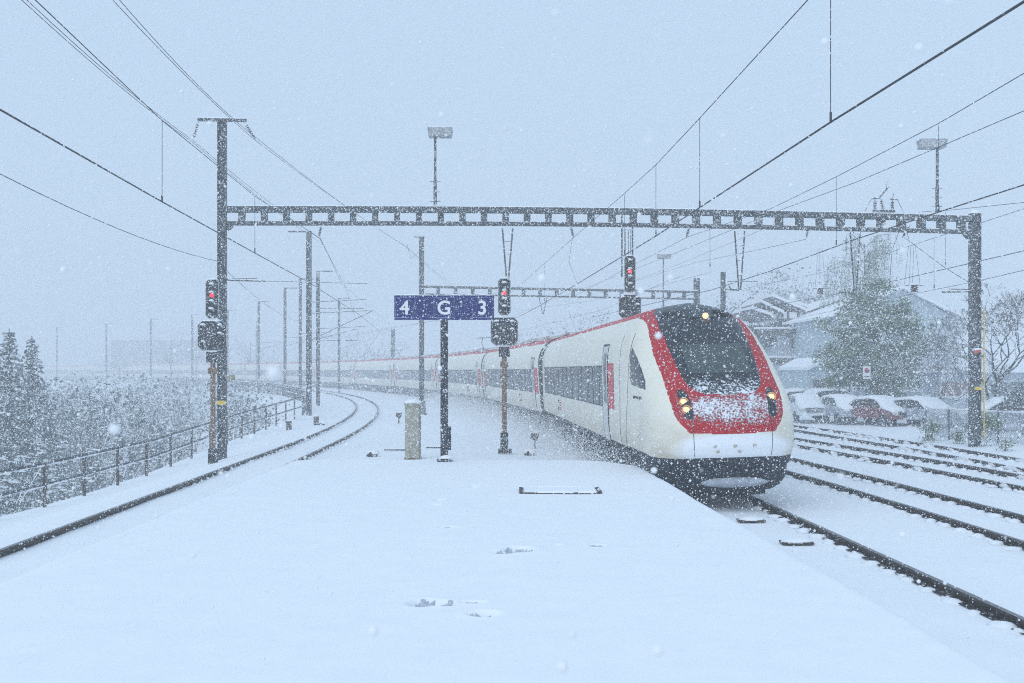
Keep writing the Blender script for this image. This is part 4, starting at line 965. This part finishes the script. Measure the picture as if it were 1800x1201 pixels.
def broad_tree(px, d, top_py, bot_py, w, label, seed, n):
    x, y, z0 = at(px, d); t = empty('broadleaf_tree', (x, y, z0), 0, label, 'tree'); rr = random.Random(seed); zt = H + (HY - top_py) * d / F - z0; zb = H + (HY - bot_py) * d / F - z0
    zc = (zt + zb) / 2; hz_ = (zt - zb) / 2; cen = []; mb = MB(); mb.tube([(0, 0, -.1), (.06, 0, zb * .7), (-.05, 0, zc)], .17, 8, .09)
    for k in range(150):
        a = rr.uniform(0, 6.283); u = rr.uniform(-1, 1); r_ = rr.uniform(.45, 1.0) ** .6 * (1 + .14 * math.sin(3 * a + seed) + .10 * math.sin(5 * u + 2 * a)); q = math.sqrt(1 - u * u) * (1 + .12 * (u < 0))
        c = (math.cos(a) * q * w * r_, math.sin(a) * q * w * .85 * r_, zc + u * hz_ * r_); cen.append(c)
        if k % 2 == 0: mb.tube([(0, 0, zb * .8 + (zc - zb) * rr.random()), (c[0] * .5, c[1] * .5, (c[2] + zc) / 2 - .1), c], .045, 4, .012, cap=False)
    mb.build('trunk_and_branches', M['bark'], t); lb = MB(); leaf_cloud(lb, cen, n, .070, (.26, .26, .17), .30, seed, 0, .7); sc_ = [(c[0] * 1.04, c[1] * 1.04, c[2] + .14) for c in rr.sample(cen, 62)]; leaf_cloud(lb, sc_, 6500, .075, (.20, .20, .07), 1.0, seed + 1, 0, 0); lb.build('foliage', [M['leaf'], M['leaf_snow']], t)
broad_tree(1541, 58, 497, 692, 2.6, 'broad green leafed tree loaded with snow behind the parked cars', 5, 34000)
def birch(px, d, h, label, seed, n=9000):
    t = empty('birch_tree', at(px, d), 0, label, 'tree'); rr = random.Random(seed); mb = MB(); mb.tube([(0, 0, 0), (.2, 0, h * .5), (.1, 0, h * .95)], .2, 7, .05); lb = MB(); rg = np.random.default_rng(seed)
    cen = []
    for k in range(70):
        z = rr.uniform(.35, .97) * h; a = rr.uniform(0, 6.3); L = (1 - abs(z / h - .55) * .9) * rr.uniform(.8, 3.0) + .4; e = Vector((math.cos(a) * L, math.sin(a) * L, z + .5))
        mb.tube([(.1, 0, z - .4), (e.x * .6, e.y * .6, z + .45), e, e + Vector((e.x * .12, e.y * .12, -.8))], .035, 4, .01)
        for s in range(8):
            x = e.x * rr.uniform(.35, 1.15); y = e.y * rr.uniform(.35, 1.15); z1 = z + .4; Ld = rr.uniform(.8, 2.4)
            mb.tube([(x, y, z1), (x + rr.gauss(0, .08), y, z1 - Ld)], .008, 3)
            for q in range(5): cen.append((x + rr.gauss(0, .05), y, z1 - Ld * rr.random()))
    mb.build('trunk_and_branches', M['bark'], t); leaf_cloud(lb, cen, n, .06, (.07, .07, .22), .45, seed, 0, .1); lb.build('foliage', [M['leaf'], M['leaf_snow']], t)
birch(1517, 82, 12.2, 'tall weeping birch with hanging snowy strands behind the green tree', 8, 15000)
tree(at(1742, 49), 6, 'bare branching tree right of the right gantry mast', 21, depth=7, trunk=.09, spread=.8, up=.10, L0=2.15, multi=3, minr=.009, shrink=.74, twig='twig', leaf='leaf_dark', nleaf=1300, lsize=.03, lspread=(.1, .1, .1), snow=.5)
tree(at(1672, 52), 4, 'smaller bare shrub tree between the green tree and the right mast', 33, depth=6, trunk=.06, spread=.8, up=.10, L0=1.3, multi=3, minr=.009, shrink=.75, twig='twig')
tree(at(1797, 44), 3, 'dark leafy shrub at the right picture edge', 41, name='shrub', kindcat='shrub', depth=4, trunk=.05, L0=.7, multi=3, leaf='leaf_dark', nleaf=2500, lsize=.05, lspread=(.2, .2, .2), snow=.35, spread=.6)
for k, (px, d, h, n, lab) in enumerate(((1728, 38.6, .55, 1500, 'snowy green weed at the foot of the right mast'), (1640, 42, .40, 700, 'snowy thin weed in front of the silver car'), (1684, 40, .25, 450, 'low snowy weed at the fence foot'), (1632, 41, .2, 300, 'low dark weed beside the farthest rail'), (1765, 36.5, .2, 350, 'small weed patch right of the mast foot'))):
    t_ = tree(at(px, d), h, lab, 60 + k, name='weed', kindcat='weed', group='weeds along the fence', depth=3, trunk=.012, L0=h * .75, multi=5, leaf='leaf', nleaf=n, lsize=.035, lspread=(.11, .11, .13), snow=.4, spread=.5, up=.3, minr=.004)
def conifer(px, d, top_py, label, seed, w=1.0):
    x, y, z0 = at(px, d); ztop = H + (HY - top_py) * d / F; h = ztop - z0; t = empty('conifer', (x, y, z0), 0, label, 'tree', 'conifers at the left edge')
    MB().tube([(0, 0, 0), (0, 0, h)], .16, 7, .02).build('trunk', M['bark'], t); rr = random.Random(seed); mb = MB(); z = h * .1
    while z < h - .1:
        Lr = (h - z) / h * 2.0 * w + .12
        for k in range(9):
            a = rr.uniform(0, 6.3); L = Lr * rr.uniform(.7, 1.1); dx, dy = math.cos(a), math.sin(a)
            for s in range(max(3, int(L / .13))):
                u = (s + .5) / max(3, int(L / .13)); c = Vector((dx * L * u, dy * L * u, z - L * .32 * u * u + rr.gauss(0, .03))); ww = .16 * (1.15 - u)
                for q in range(3):
                    b = Vector((-dy, dx, 0)) * rr.choice((-1, 1)) * ww * rr.uniform(.6, 1.6); dn = Vector((0, 0, -rr.uniform(.03, .16)))
                    mb.mi = 1 if rr.random() < .34 else 0; mb.add([c, c + b + dn, c + b * .6 + Vector((dx, dy, 0)) * .14 + dn, c + Vector((dx, dy, 0)) * .1], [(0, 1, 2, 3)])
        z += .22
    mb.mi = 0; mb.build('needles', [M['leaf_dark'], M['leaf_snow']], t)
conifer(16, 52, 578, 'snowy conifer at the left edge, the taller of the two', 3, 2.3)
conifer(56, 54, 590, 'slightly shorter snowy conifer right of the taller one', 4, 2.0)
# thicket on the slope below the railing
th = MB(); rr = random.Random(12); cen = []; tb = MB()
for k in range(330):
    d = rr.uniform(28, 175) ** 1.0; xx = float(fx(d)) - rr.uniform(3.0, 14 + d * .32); 
    if CX + xx * F / d < -260: continue
    gzz = gg(xx, d); top = rr.choice((-1.2, -.2, .6, 1.2, 1.5)) * min(1, d / 60) - (.8 if d < 50 else 0); hh = top - gzz
    if hh < .8: continue
    for q in range(int(5 + hh)):
        a = rr.uniform(0, 6.3); r_ = rr.uniform(.3, 1.5); zz = gzz + hh * rr.uniform(.35, 1); cen.append((xx + math.cos(a) * r_, d + math.sin(a) * r_, zz))
        tb.tube([(xx, d, gzz), (xx + math.cos(a) * r_ * .4, d, gzz + (zz - gzz) * .6), cen[-1]], .03, 3, .012, cap=False)
        for s in range(3): tb.tube([cen[-1], (cen[-1][0] + rr.gauss(0, .5), cen[-1][1], cen[-1][2] + rr.uniform(.1, .8))], .012, 3, .006, cap=False)
leaf_cloud(th, cen, 60000, .15, (.8, .8, .55), .50, 77, 0, .2)
b_ = len(th.v); th.v += tb.v; th.f += [tuple(i + b_ for i in f) for f in tb.f]; th.m += [2] * len(tb.f)
o = th.build('thicket', [M['leaf_dark'], M['leaf_snow'], M['bark']]); tag(o, 'dense snowy bushes on the slope below the left railing', kind='stuff')
# far woods: haze swallows most of them
def wood(items, label, seed, dens=260):
    fb = MB(); rr = random.Random(seed); bb = MB()
    for (px, d, toppy, w) in items:
        x = (px - CX) * d / F; z0 = gg(x, d); top = H + (HY - toppy) * d / F; h = top - z0; cen = []
        bb.tube([(x, d, z0), (x, d, z0 + h * .6)], .2, 5, .08)
        for k in range(36):
            a = rr.uniform(0, 6.3); r_ = w * math.sqrt(rr.random()); zz = z0 + h * (.3 + .68 * rr.random() * math.sqrt(max(.05, 1 - (r_ / w / 1.15) ** 2)))
            e = (x + math.cos(a) * r_, d + math.sin(a) * r_ * .6, zz); bb.tube([(x, d, z0 + h * .3), (x + math.cos(a) * r_ * .5, d, (zz + z0 + h * .3) / 2 + .3), e], .05, 3, .012, cap=False); cen.append(e)
            for q in range(4): bb.tube([e, (e[0] + rr.gauss(0, .6), e[1], e[2] + rr.uniform(-.1, .9))], .016, 3, .008, cap=False)
        leaf_cloud(fb, cen, dens, .13, (.6, .6, .5), .5, seed + px, 0, .1)
    b_ = len(fb.v); fb.v += bb.v; fb.f += [tuple(i + b_ for i in f) for f in bb.f]; fb.m += [2] * len(bb.f)
    o = fb.build('wood', [M['leaf_dark'], M['leaf_snow'], M['twig']]); tag(o, label, kind='stuff')
wood([(300, 215, 560, 7), (345, 230, 545, 8), (395, 235, 540, 8), (440, 225, 560, 7), (480, 240, 575, 8), (210, 250, 600, 8), (640, 190, 585, 6), (665, 185, 570, 5), (560, 210, 590, 7), (610, 200, 580, 7)], 'faint far off trees behind the coaches on the left', 5)
wood([(1000, 120, 545, 5), (1030, 115, 530, 4), (1060, 120, 545, 4), (960, 140, 565, 5)], 'faint trees above the leading coaches', 6)
wood([(1310, 120, 490, 4), (1345, 115, 465, 4.5), (1380, 112, 455, 5), (1415, 108, 450, 4.5), (1450, 105, 455, 4), (1475, 100, 470, 3.5), (1405, 118, 478, 5), (1350, 125, 500, 6)], 'faint snowy wood on the rise behind the houses', 7, 1300)

# ------------------------------------------------------------------ buildings on the right
M['wall_blue'] = mat('pale_blue_cladding', (.40, .49, .54), .8, .08, .6)
M['wall_grey'] = mat('grey_timber', (.075, .072, .075), .85, .25, 1.5, snow=.1, speck=.1)
M['wall_pink'] = mat('brownish_wall', (.26, .19, .19), .85, .15, 1)
M['wall_pale'] = mat('pale_render', (.42, .47, .52), .85, .08, 1)
M['pane'] = mat('far_window', (.06, .08, .10), .2, .2, 1)
def bx(px0, px1, py0, py1, d, dep): a = P(px0, py1, d); b = P(px1, py0, d); return a, b
def block(parent, name, px0, px1, py0, py1, d, dep, m, base=None):
    a = P(px0, py1, d); b = P(px1, py0, d); z0 = a.z if base is None else base
    return MB().box(((a.x + b.x) / 2, d + dep / 2, (z0 + b.z) / 2), (b.x - a.x, dep, b.z - z0)).build(name, m, parent)
bd = empty('gabled_building', (0, 0, 0), 0, 'pale blue gabled building behind the green tree', 'building')
d = 72; a = P(1470, 720, d); b = P(1682, 560, d); ap = P(1585, 508, d)
MB().prism([(a.x, -.1), (b.x, -.1), (b.x, b.z), (ap.x, ap.z), (a.x, b.z + .2)], d, d + 16).build('wall', M['wall_blue'], bd)
for (p, q) in (((ap.x, ap.z), (b.x + .5, b.z - .12)), ((ap.x, ap.z), (a.x - .5, b.z + .06))):
    MB().prism([p, q, (q[0], q[1] + .16), (p[0], p[1] + .16)], d - .4, d + 16.5).build('roof', M['snow'], bd)
for (x0, x1, y0, y1) in ((1500, 1530, 600, 625), (1545, 1575, 600, 625), (1600, 1630, 590, 620), (1640, 1664, 590, 620), (1600, 1630, 640, 670), (1640, 1664, 640, 670), (1500, 1530, 650, 680)):
    fr = block(bd, 'window', x0, x1, y0, y1, d - .06, .08, M['wall_grey']); block(fr, 'pane', x0 + 2, x1 - 2, y0 + 2, y1 - 2, d - .09, .04, M['pane']); block(bd, 'window_sill', x0 - 1, x1 + 1, y1, y1 + 2, d - .2, .2, M['snow'])
for k in range(9): block(bd, 'cladding_batten', 1474 + k * 24, 1476 + k * 24, 566, 715, d - .03, .04, M['wall_pale'])
ch = empty('chalet', (0, 0, 0), 0, 'grey timber house with stepped zigzag snowy roofs behind the train cab', 'building')
d = 88
block(ch, 'wall', 1310, 1476, 572, 700, d, 12, M['wall_grey'], base=-.1)
block(ch, 'wall', 1372, 1470, 580, 690, d - 5, 5, M['wall_pale'], base=-.1)
for (x0, y0, x1, y1, w) in ((1350, 518, 1408, 543, 5), (1385, 528, 1412, 538, 3), (1408, 545, 1480, 520, 4), (1315, 540, 1350, 552, 3), (1330, 528, 1370, 548, 3)):
    p = P(x0, y0, d - 3); q = P(x1, y1, d - 3); MB().prism([(p.x, p.z), (q.x, q.z), (q.x, q.z - .22), (p.x, p.z - .22)], d - 4.5, d + w).build('roof', M['snow'], ch)
    MB().prism([(p.x, p.z - .23), (q.x, q.z - .23), (q.x, q.z - .5), (p.x, p.z - .5)], d - 4.3, d + w - .3).build('eaves', M['wall_grey'], ch)
p = P(1408, 545, d - 3); q = P(1476, 522, d - 3); r_ = P(1350, 520, d - 3)
MB().prism([(r_.x, p.z - 1.2), (p.x, p.z - .5), (q.x, q.z - .5), (q.x, p.z - 2.4), (r_.x, p.z - 2.4)], d - 3.9, d - .2).build('gable', M['wall_grey'], ch)
for k in range(5): block(ch, 'upper_window', 1352 + k * 18, 1365 + k * 18, 549, 560, d - 4.05, .1, M['snow'])
for (x0, x1, y0, y1) in ((1340, 1358, 590, 610), (1390, 1412, 592, 612), (1422, 1440, 592, 612), (1390, 1412, 640, 665), (1340, 1358, 640, 662), (1430, 1460, 640, 665)):
    block(ch, 'window', x0, x1, y0, y1, d - 5.15, .12, M['pane'])
for y0 in (575, 626): block(ch, 'balcony_ledge', 1330, 1476, y0, y0 + 3, d - 6, 1.0, M['snow'])
for y0 in (578, 629): block(ch, 'balcony_front', 1332, 1474, y0 + 1, y0 + 12, d - 5.9, .1, M['wall_grey'])
gr = empty('garage', (0, 0, 0), 0, 'low garage with a small snowy lean-to roof between chalet and green tree', 'building'); d = 66
block(gr, 'wall', 1418, 1500, 645, 705, d, 6, M['wall_blue'], base=-.1)
p = P(1415, 645, d); q = P(1448, 628, d); q2 = P(1505, 632, d); MB().prism([(p.x, p.z), (q.x, q.z), (q2.x, q2.z), (q2.x, q2.z - .2), (q.x, q.z - .2), (p.x, p.z - .2)], d - .6, d + 6.5).build('roof', M['snow'], gr)
block(gr, 'garage_door', 1430, 1462, 668, 704, d - .07, .06, M['wall_grey']); block(gr, 'garage_door', 1468, 1495, 668, 704, d - .07, .06, M['wall_grey'])
lw = empty('low_building', (0, 0, 0), 0, 'low pale building with a brown window band behind the right mast', 'building'); d = 60
block(lw, 'wall', 1650, 1840, 655, 745, d, 10, M['wall_pale'], base=0); block(lw, 'roof', 1646, 1850, 650, 655, d - .4, 10.6, M['snow']); block(lw, 'brown_band', 1655, 1708, 672, 696, d - .07, .06, M['wall_pink'])
block(lw, 'ledge', 1650, 1720, 697, 699, d - .3, .3, M['snow']); block(lw, 'window', 1740, 1770, 672, 692, d - .07, .06, M['pane']); block(lw, 'window', 1780, 1805, 672, 692, d - .07, .06, M['pane'])
fb_ = empty('factory_hall', (0, 0, 0), 0, 'barely visible flat long hall in the far left distance', 'building'); d = 400
block(fb_, 'wall', 195, 335, 598, 645, d, 20, M['wall_grey'], base=0); block(fb_, 'roof', 192, 338, 596, 598, d - .5, 21, M['snow']); block(fb_, 'window_strip', 205, 325, 612, 618, d - .2, .15, M['pane'])
# parking sign
t = empty('parking_sign', at(1523, 55), 0, 'small white parking sign board with coloured symbols in front of the green tree', 'sign')
zc = P(1523, 655, 55).z - t.location.z; MB().tube([(0, 0, 0), (0, 0, zc + .3)], .03, 6).build('post', M['steel'], t); MB().box((0, -.05, zc), (.36, .03, .62)).build('board', M['white'], t)
mb = MB(); mb.tube([(0, -.075, zc + .1), (0, -.066, zc + .1)], .13, 16); mb.build('red_disc', M['red_plate'], t); MB().tube([(0, -.082, zc + .1), (0, -.074, zc + .1)], .085, 16).build('blue_disc', M['blue'], t)
MB().box((0, -.07, zc - .2), (.24, .01, .04)).build('lettering_bar', M['seam'], t)

# ------------------------------------------------------------------ parked cars
def car(loc, rz, label, paint, seed, scale=1.0, snowy=1.0):
    t = empty('parked_car', loc, rz, label, 'car', 'cars parked beyond the tracks'); t.scale = (scale, scale, scale * .82)
    # local: +x forward
    prof = [(-2.05, .35), (-2.1, .75), (-2.0, 1.0), (-1.55, 1.05), (1.0, .98), (1.75, .84), (2.05, .66), (2.1, .38)]
    secs = [(-.84, .92), (-.80, 1.0), (-.5, 1.02), (.5, 1.02), (.80, 1.0), (.84, .92)]
    mb = MB(); n = len(prof); vs = []
    for y, k in secs:
        for x, z in prof: vs.append((x * (1 if abs(y) < .8 else .985) * (1 if abs(y) < .6 else .97), y, .35 + (z - .35) * k))
    fs = [(i * n + j, i * n + (j + 1) % n, (i + 1) * n + (j + 1) % n, (i + 1) * n + j) for i in range(len(secs) - 1) for j in range(n)]
    fs += [tuple(range(n))[::-1], tuple((len(secs) - 1) * n + j for j in range(n))]
    mb.add(vs, fs); mb.build('body', paint, t, bevel=.03)
    gp = [(-1.75, 1.0), (-1.25, 1.44), (-.2, 1.5), (.45, 1.43), (1.15, .98)]; mb = MB(); n = len(gp)
    vs = [(x, s * (.74 if z < 1.1 else .60), z) for s in (-1, 1) for x, z in gp]; mb.add(vs, [tuple(range(n)), tuple(range(2 * n - 1, n - 1, -1))] + [(i, i + n, (i + 1) % n + n, (i + 1) % n) for i in range(n)])
    mb.build('cabin_glass', M['glass'], t)
    mb = MB()
    for s in (-1, 1):
        mb.tube([(x, s * (.745 if z < 1.1 else .605), z) for x, z in gp], .028, 5); mb.tube([(-.35, s * .75, 1.0), (-.3, s * .61, 1.48)], .03, 5)
    mb.build('pillars', paint, t)
    for x in (-1.3, 1.32):
        for s in (-1, 1):
            w = MB().tube([(x, s * .66, .31), (x, s * .85, .31)], .31, 18).build('wheel', M['under'], t); MB().tube([(x, s * .852, .31), (x, s * .862, .31)], .19, 12).build('rim', M['steel'], w)
    for s in (-1, 1):
        MB().lump((1.98, s * .58, .70), (.12, .2, .09), 1, 1, 10, 6, 0).build('headlight', M['line'] if False else M['signal_rim'], t, True)
        MB().box((.72, s * .93, 1.05), (.12, .16, .12)).build('wing_mirror', paint, t, bevel=.03)
    MB().box((2.095, 0, .62), (.03, .8, .13)).build('grille', M['under'], t); MB().box((2.10, 0, .42), (.04, .5, .11)).build('number_plate', M['white'], t)
    # snow blanket: roof, windscreen, bonnet
    sn = MB(); path = [(-1.95, 1.03, .74), (-1.6, 1.10, .72), (-1.2, 1.50, .60), (-.2, 1.58, .61), (.48, 1.50, .61), (.85, 1.24, .68), (1.2, 1.03, .76), (1.75, .91, .74), (2.0, .76, .62)]
    rr = random.Random(seed); ns = 9; vs = []
    for x, z, w in path:
        for k in range(ns): u = k / (ns - 1) * 2 - 1; vs.append((x + rr.uniform(-.03, .03), u * w, z + .05 * (1 - abs(u) ** 4) + rr.uniform(-.012, .012) - .10 * abs(u) ** 6))
    fs = [(i * ns + k, i * ns + k + 1, (i + 1) * ns + k + 1, (i + 1) * ns + k) for i in range(len(path) - 1) for k in range(ns - 1)]
    sn.add(vs, fs); o = sn.build('snow', M['snow'], t, True); o.modifiers.new('thick', 'SOLIDIFY').thickness = .07
    if snowy > 5:
        mb = MB()
        for k in range(16): s = rr.choice((-1, 1)); mb.lump((rr.uniform(-1.7, 1.9), s * .84, rr.uniform(.45, .95)), (.18, .03, .09), k, 1, 8, 5)
        mb.build('clinging_snow', M['snow_rough'], t, True)
    return t
pw = mat('white_car_paint', (.62, .66, .70), .3, .05, 2, speck=.36, ss=8); pr_ = mat('dark_red_car_paint', (.16, .02, .03), .3, .1, 2, speck=.27, ss=10); psv = mat('silver_car_paint', (.30, .34, .40), .3, .06, 2, speck=.36, ss=9); pdk = mat('dark_car_paint', (.05, .06, .07), .3, .06, 2, speck=.22, ss=9)
def cl(px, d, z=.0): x = (px - CX) * d / F; return (x, d, z)
HD = R(-62)
car(cl(1416, 57.5), R(-92), 'white parked car, leftmost of the front row beside the train', pw, 1, .97)
car(cl(1481, 55.5), R(-84), 'light parked car under thick snow, left of the red one', psv, 2, .97)
car(cl(1549, 52.8), R(-74), 'dark red parked car with snow on roof and bonnet', pr_, 3, .97)
car(cl(1622, 51), R(-72), 'silver parked car nearest the fence, right of the red one', psv, 4, .97)
car(cl(1462, 66), R(20), 'dark parked car half hidden behind the front row', pdk, 5, 1.08)
car(cl(1412, 67), R(15), 'pale parked car behind the leftmost one, only its roof showing', pw, 6, 1.05)
car(cl(1775, 47), R(172), 'grey parked car behind the wire fence at the right edge', psv, 7, 1.05)

# wire fence by the cars
t = empty('wire_fence', (14.2, 41.6, 0), 0, 'snow clogged wire mesh fence in front of the right mast and grey car', 'fence')
fp = [P(1628, 700, 43.5), P(1668, 700, 42), P(1709, 700, 41), P(1755, 700, 39.6), P(1805, 700, 38.4), P(1860, 700, 37)]
for q in fp: MB().tube([(q.x - 14.2, q.y - 41.6, -.1), (q.x - 14.2, q.y - 41.6, 1.12)], .035, 6).build('post', M['steel'], t)
mesh_ = MB(); sn = MB()
for a, b in zip(fp[:-1], fp[1:]):
    a = Vector((a.x - 14.2, a.y - 41.6, 0)); b = Vector((b.x - 14.2, b.y - 41.6, 0)); L = (b - a).length; dirv = (b - a) / L
    for s in (0, 1):
        k = -1.1
        while k < L:
            u0 = k; z0, z1 = (.0, 1.05) if s == 0 else (1.05, .0); u1 = k + 1.05
            c0, c1 = max(u0, 0), min(u1, L)
            if c1 > c0: mesh_.tube([a + dirv * c0 + Vector((0, 0, z0 + (z1 - z0) * (c0 - u0) / 1.05)), a + dirv * c1 + Vector((0, 0, z0 + (z1 - z0) * (c1 - u0) / 1.05))], .011, 3, cap=False)
            k += .085
    sn.tube([a + Vector((0, 0, 1.08)), (a + b) / 2 + Vector((0, 0, 1.06)), b + Vector((0, 0, 1.08))], .03, 6)
mesh_.build('wire_mesh', mat('frosted_mesh', (.42, .46, .50), .8, .3, 3), t); sn.build('top_snow', M['snow'], t, True)

# ------------------------------------------------------------------ air: haze box and falling snow
hb = MB().box((-60, 215, 3.2), (660, 530, 32)).build('haze', None); hb['kind'] = 'stuff'; hb['label'] = 'pale snow haze filling the air'
hb.scale = (1, 1, 1)
hm = bpy.data.materials.new('haze'); hm.use_nodes = True; t_ = hm.node_tree; t_.nodes.remove(t_.nodes['Principled BSDF'])
pv = t_.nodes.new('ShaderNodeVolumePrincipled'); pv.inputs['Color'].default_value = (.93, .95, .985, 1); pv.inputs['Density'].default_value = .0048; pv.inputs['Anisotropy'].default_value = 0.0
t_.links.new(pv.outputs[0], t_.nodes['Material Output'].inputs['Volume'])
hb.data.materials.clear(); hb.data.materials.append(hm)
def flakes():
    out = []
    for (y0, y1, n, rmin, rmax, pw_) in ((1.2, 3.2, 70, .004, .010, 1.5), (4, 24, 5000, .006, .014, 2.0), (24, 60, 16000, .013, .026, 1.6), (.9, 4, 700, .0015, .005, 3), (4, 12, 34000, .0013, .0060, 3.6), (12, 26, 420000, .0022, .0095, 4.0), (26, 60, 650000, .0045, .014, 3.0), (60, 130, 700000, .011, .032, 2.0), (130, 240, 250000, .03, .07, 1.5)):
        u = rng.random(n); y = (y0 ** 3 + u * (y1 ** 3 - y0 ** 3)) ** (1 / 3)
        x = (rng.random(n) * 2 - 1) * (.52 * y + 1.2); z = H + (rng.random(n) * (.37 + .34) - .34) * y + rng.normal(0, .1, n)
        r = rmin + (rmax - rmin) * rng.random(n) ** pw_
        out.append(np.stack([x, y, z, r], 1))
    # snow whirled up along the underside of the train
    n = 60000; s = rng.random(n) ** 1.2 * 75; yy_ = 20.5 + s; xx_ = xt(yy_) - 1.5 - np.abs(rng.normal(0, .7, n)) * (1 + s * .02); zz_ = np.abs(rng.normal(0, .42, n)); r = .003 + .008 * rng.random(n) ** 2 + s * .00009
    out.append(np.stack([xx_, yy_, zz_, r], 1))
    A = np.concatenate(out); gzv = gz(A[:, 0], A[:, 1]); onp = (A[:, 1] < PE) & (A[:, 0] > -5) & (A[:, 0] < xt(A[:, 1]) - 1.6)
    keep = A[:, 2] > np.where(onp, .57, gzv + .02)
    inside = (np.abs(A[:, 0] - xt(A[:, 1])) < 1.4) & (A[:, 1] > 21.5) & (A[:, 2] < 3.9)
    return A[keep & ~inside]
A = flakes(); me = bpy.data.meshes.new('falling_snow'); me.vertices.add(len(A)); me.vertices.foreach_set('co', A[:, :3].astype(np.float32).ravel())
at_ = me.attributes.new('flake_radius', 'FLOAT', 'POINT'); at_.data.foreach_set('value', A[:, 3].astype(np.float32))
fm = bpy.data.materials.new('snowflake'); fm.use_nodes = True; fb = fm.node_tree.nodes['Principled BSDF']; fb.inputs['Base Color'].default_value = (.80, .815, .83, 1); fb.inputs['Roughness'].default_value = .8
me.materials.append(fm); fo = bpy.data.objects.new('falling_snow', me); S.collection.objects.link(fo); tag(fo, 'snowflakes falling through the air', kind='stuff')
ng = bpy.data.node_groups.new('flakes', 'GeometryNodeTree'); ng.interface.new_socket('Geometry', in_out='INPUT', socket_type='NodeSocketGeometry'); ng.interface.new_socket('Geometry', in_out='OUTPUT', socket_type='NodeSocketGeometry')
gi = ng.nodes.new('NodeGroupInput'); go = ng.nodes.new('NodeGroupOutput'); mp_ = ng.nodes.new('GeometryNodeMeshToPoints'); na = ng.nodes.new('GeometryNodeInputNamedAttribute'); na.data_type = 'FLOAT'; na.inputs['Name'].default_value = 'flake_radius'
sm = ng.nodes.new('GeometryNodeSetMaterial'); sm.inputs['Material'].default_value = fm
ng.links.new(gi.outputs[0], mp_.inputs['Mesh']); ng.links.new(na.outputs['Attribute'], mp_.inputs['Radius']); ng.links.new(mp_.outputs[0], sm.inputs[0]); ng.links.new(sm.outputs[0], go.inputs[0])
md = fo.modifiers.new('flakes', 'NODES'); md.node_group = ng
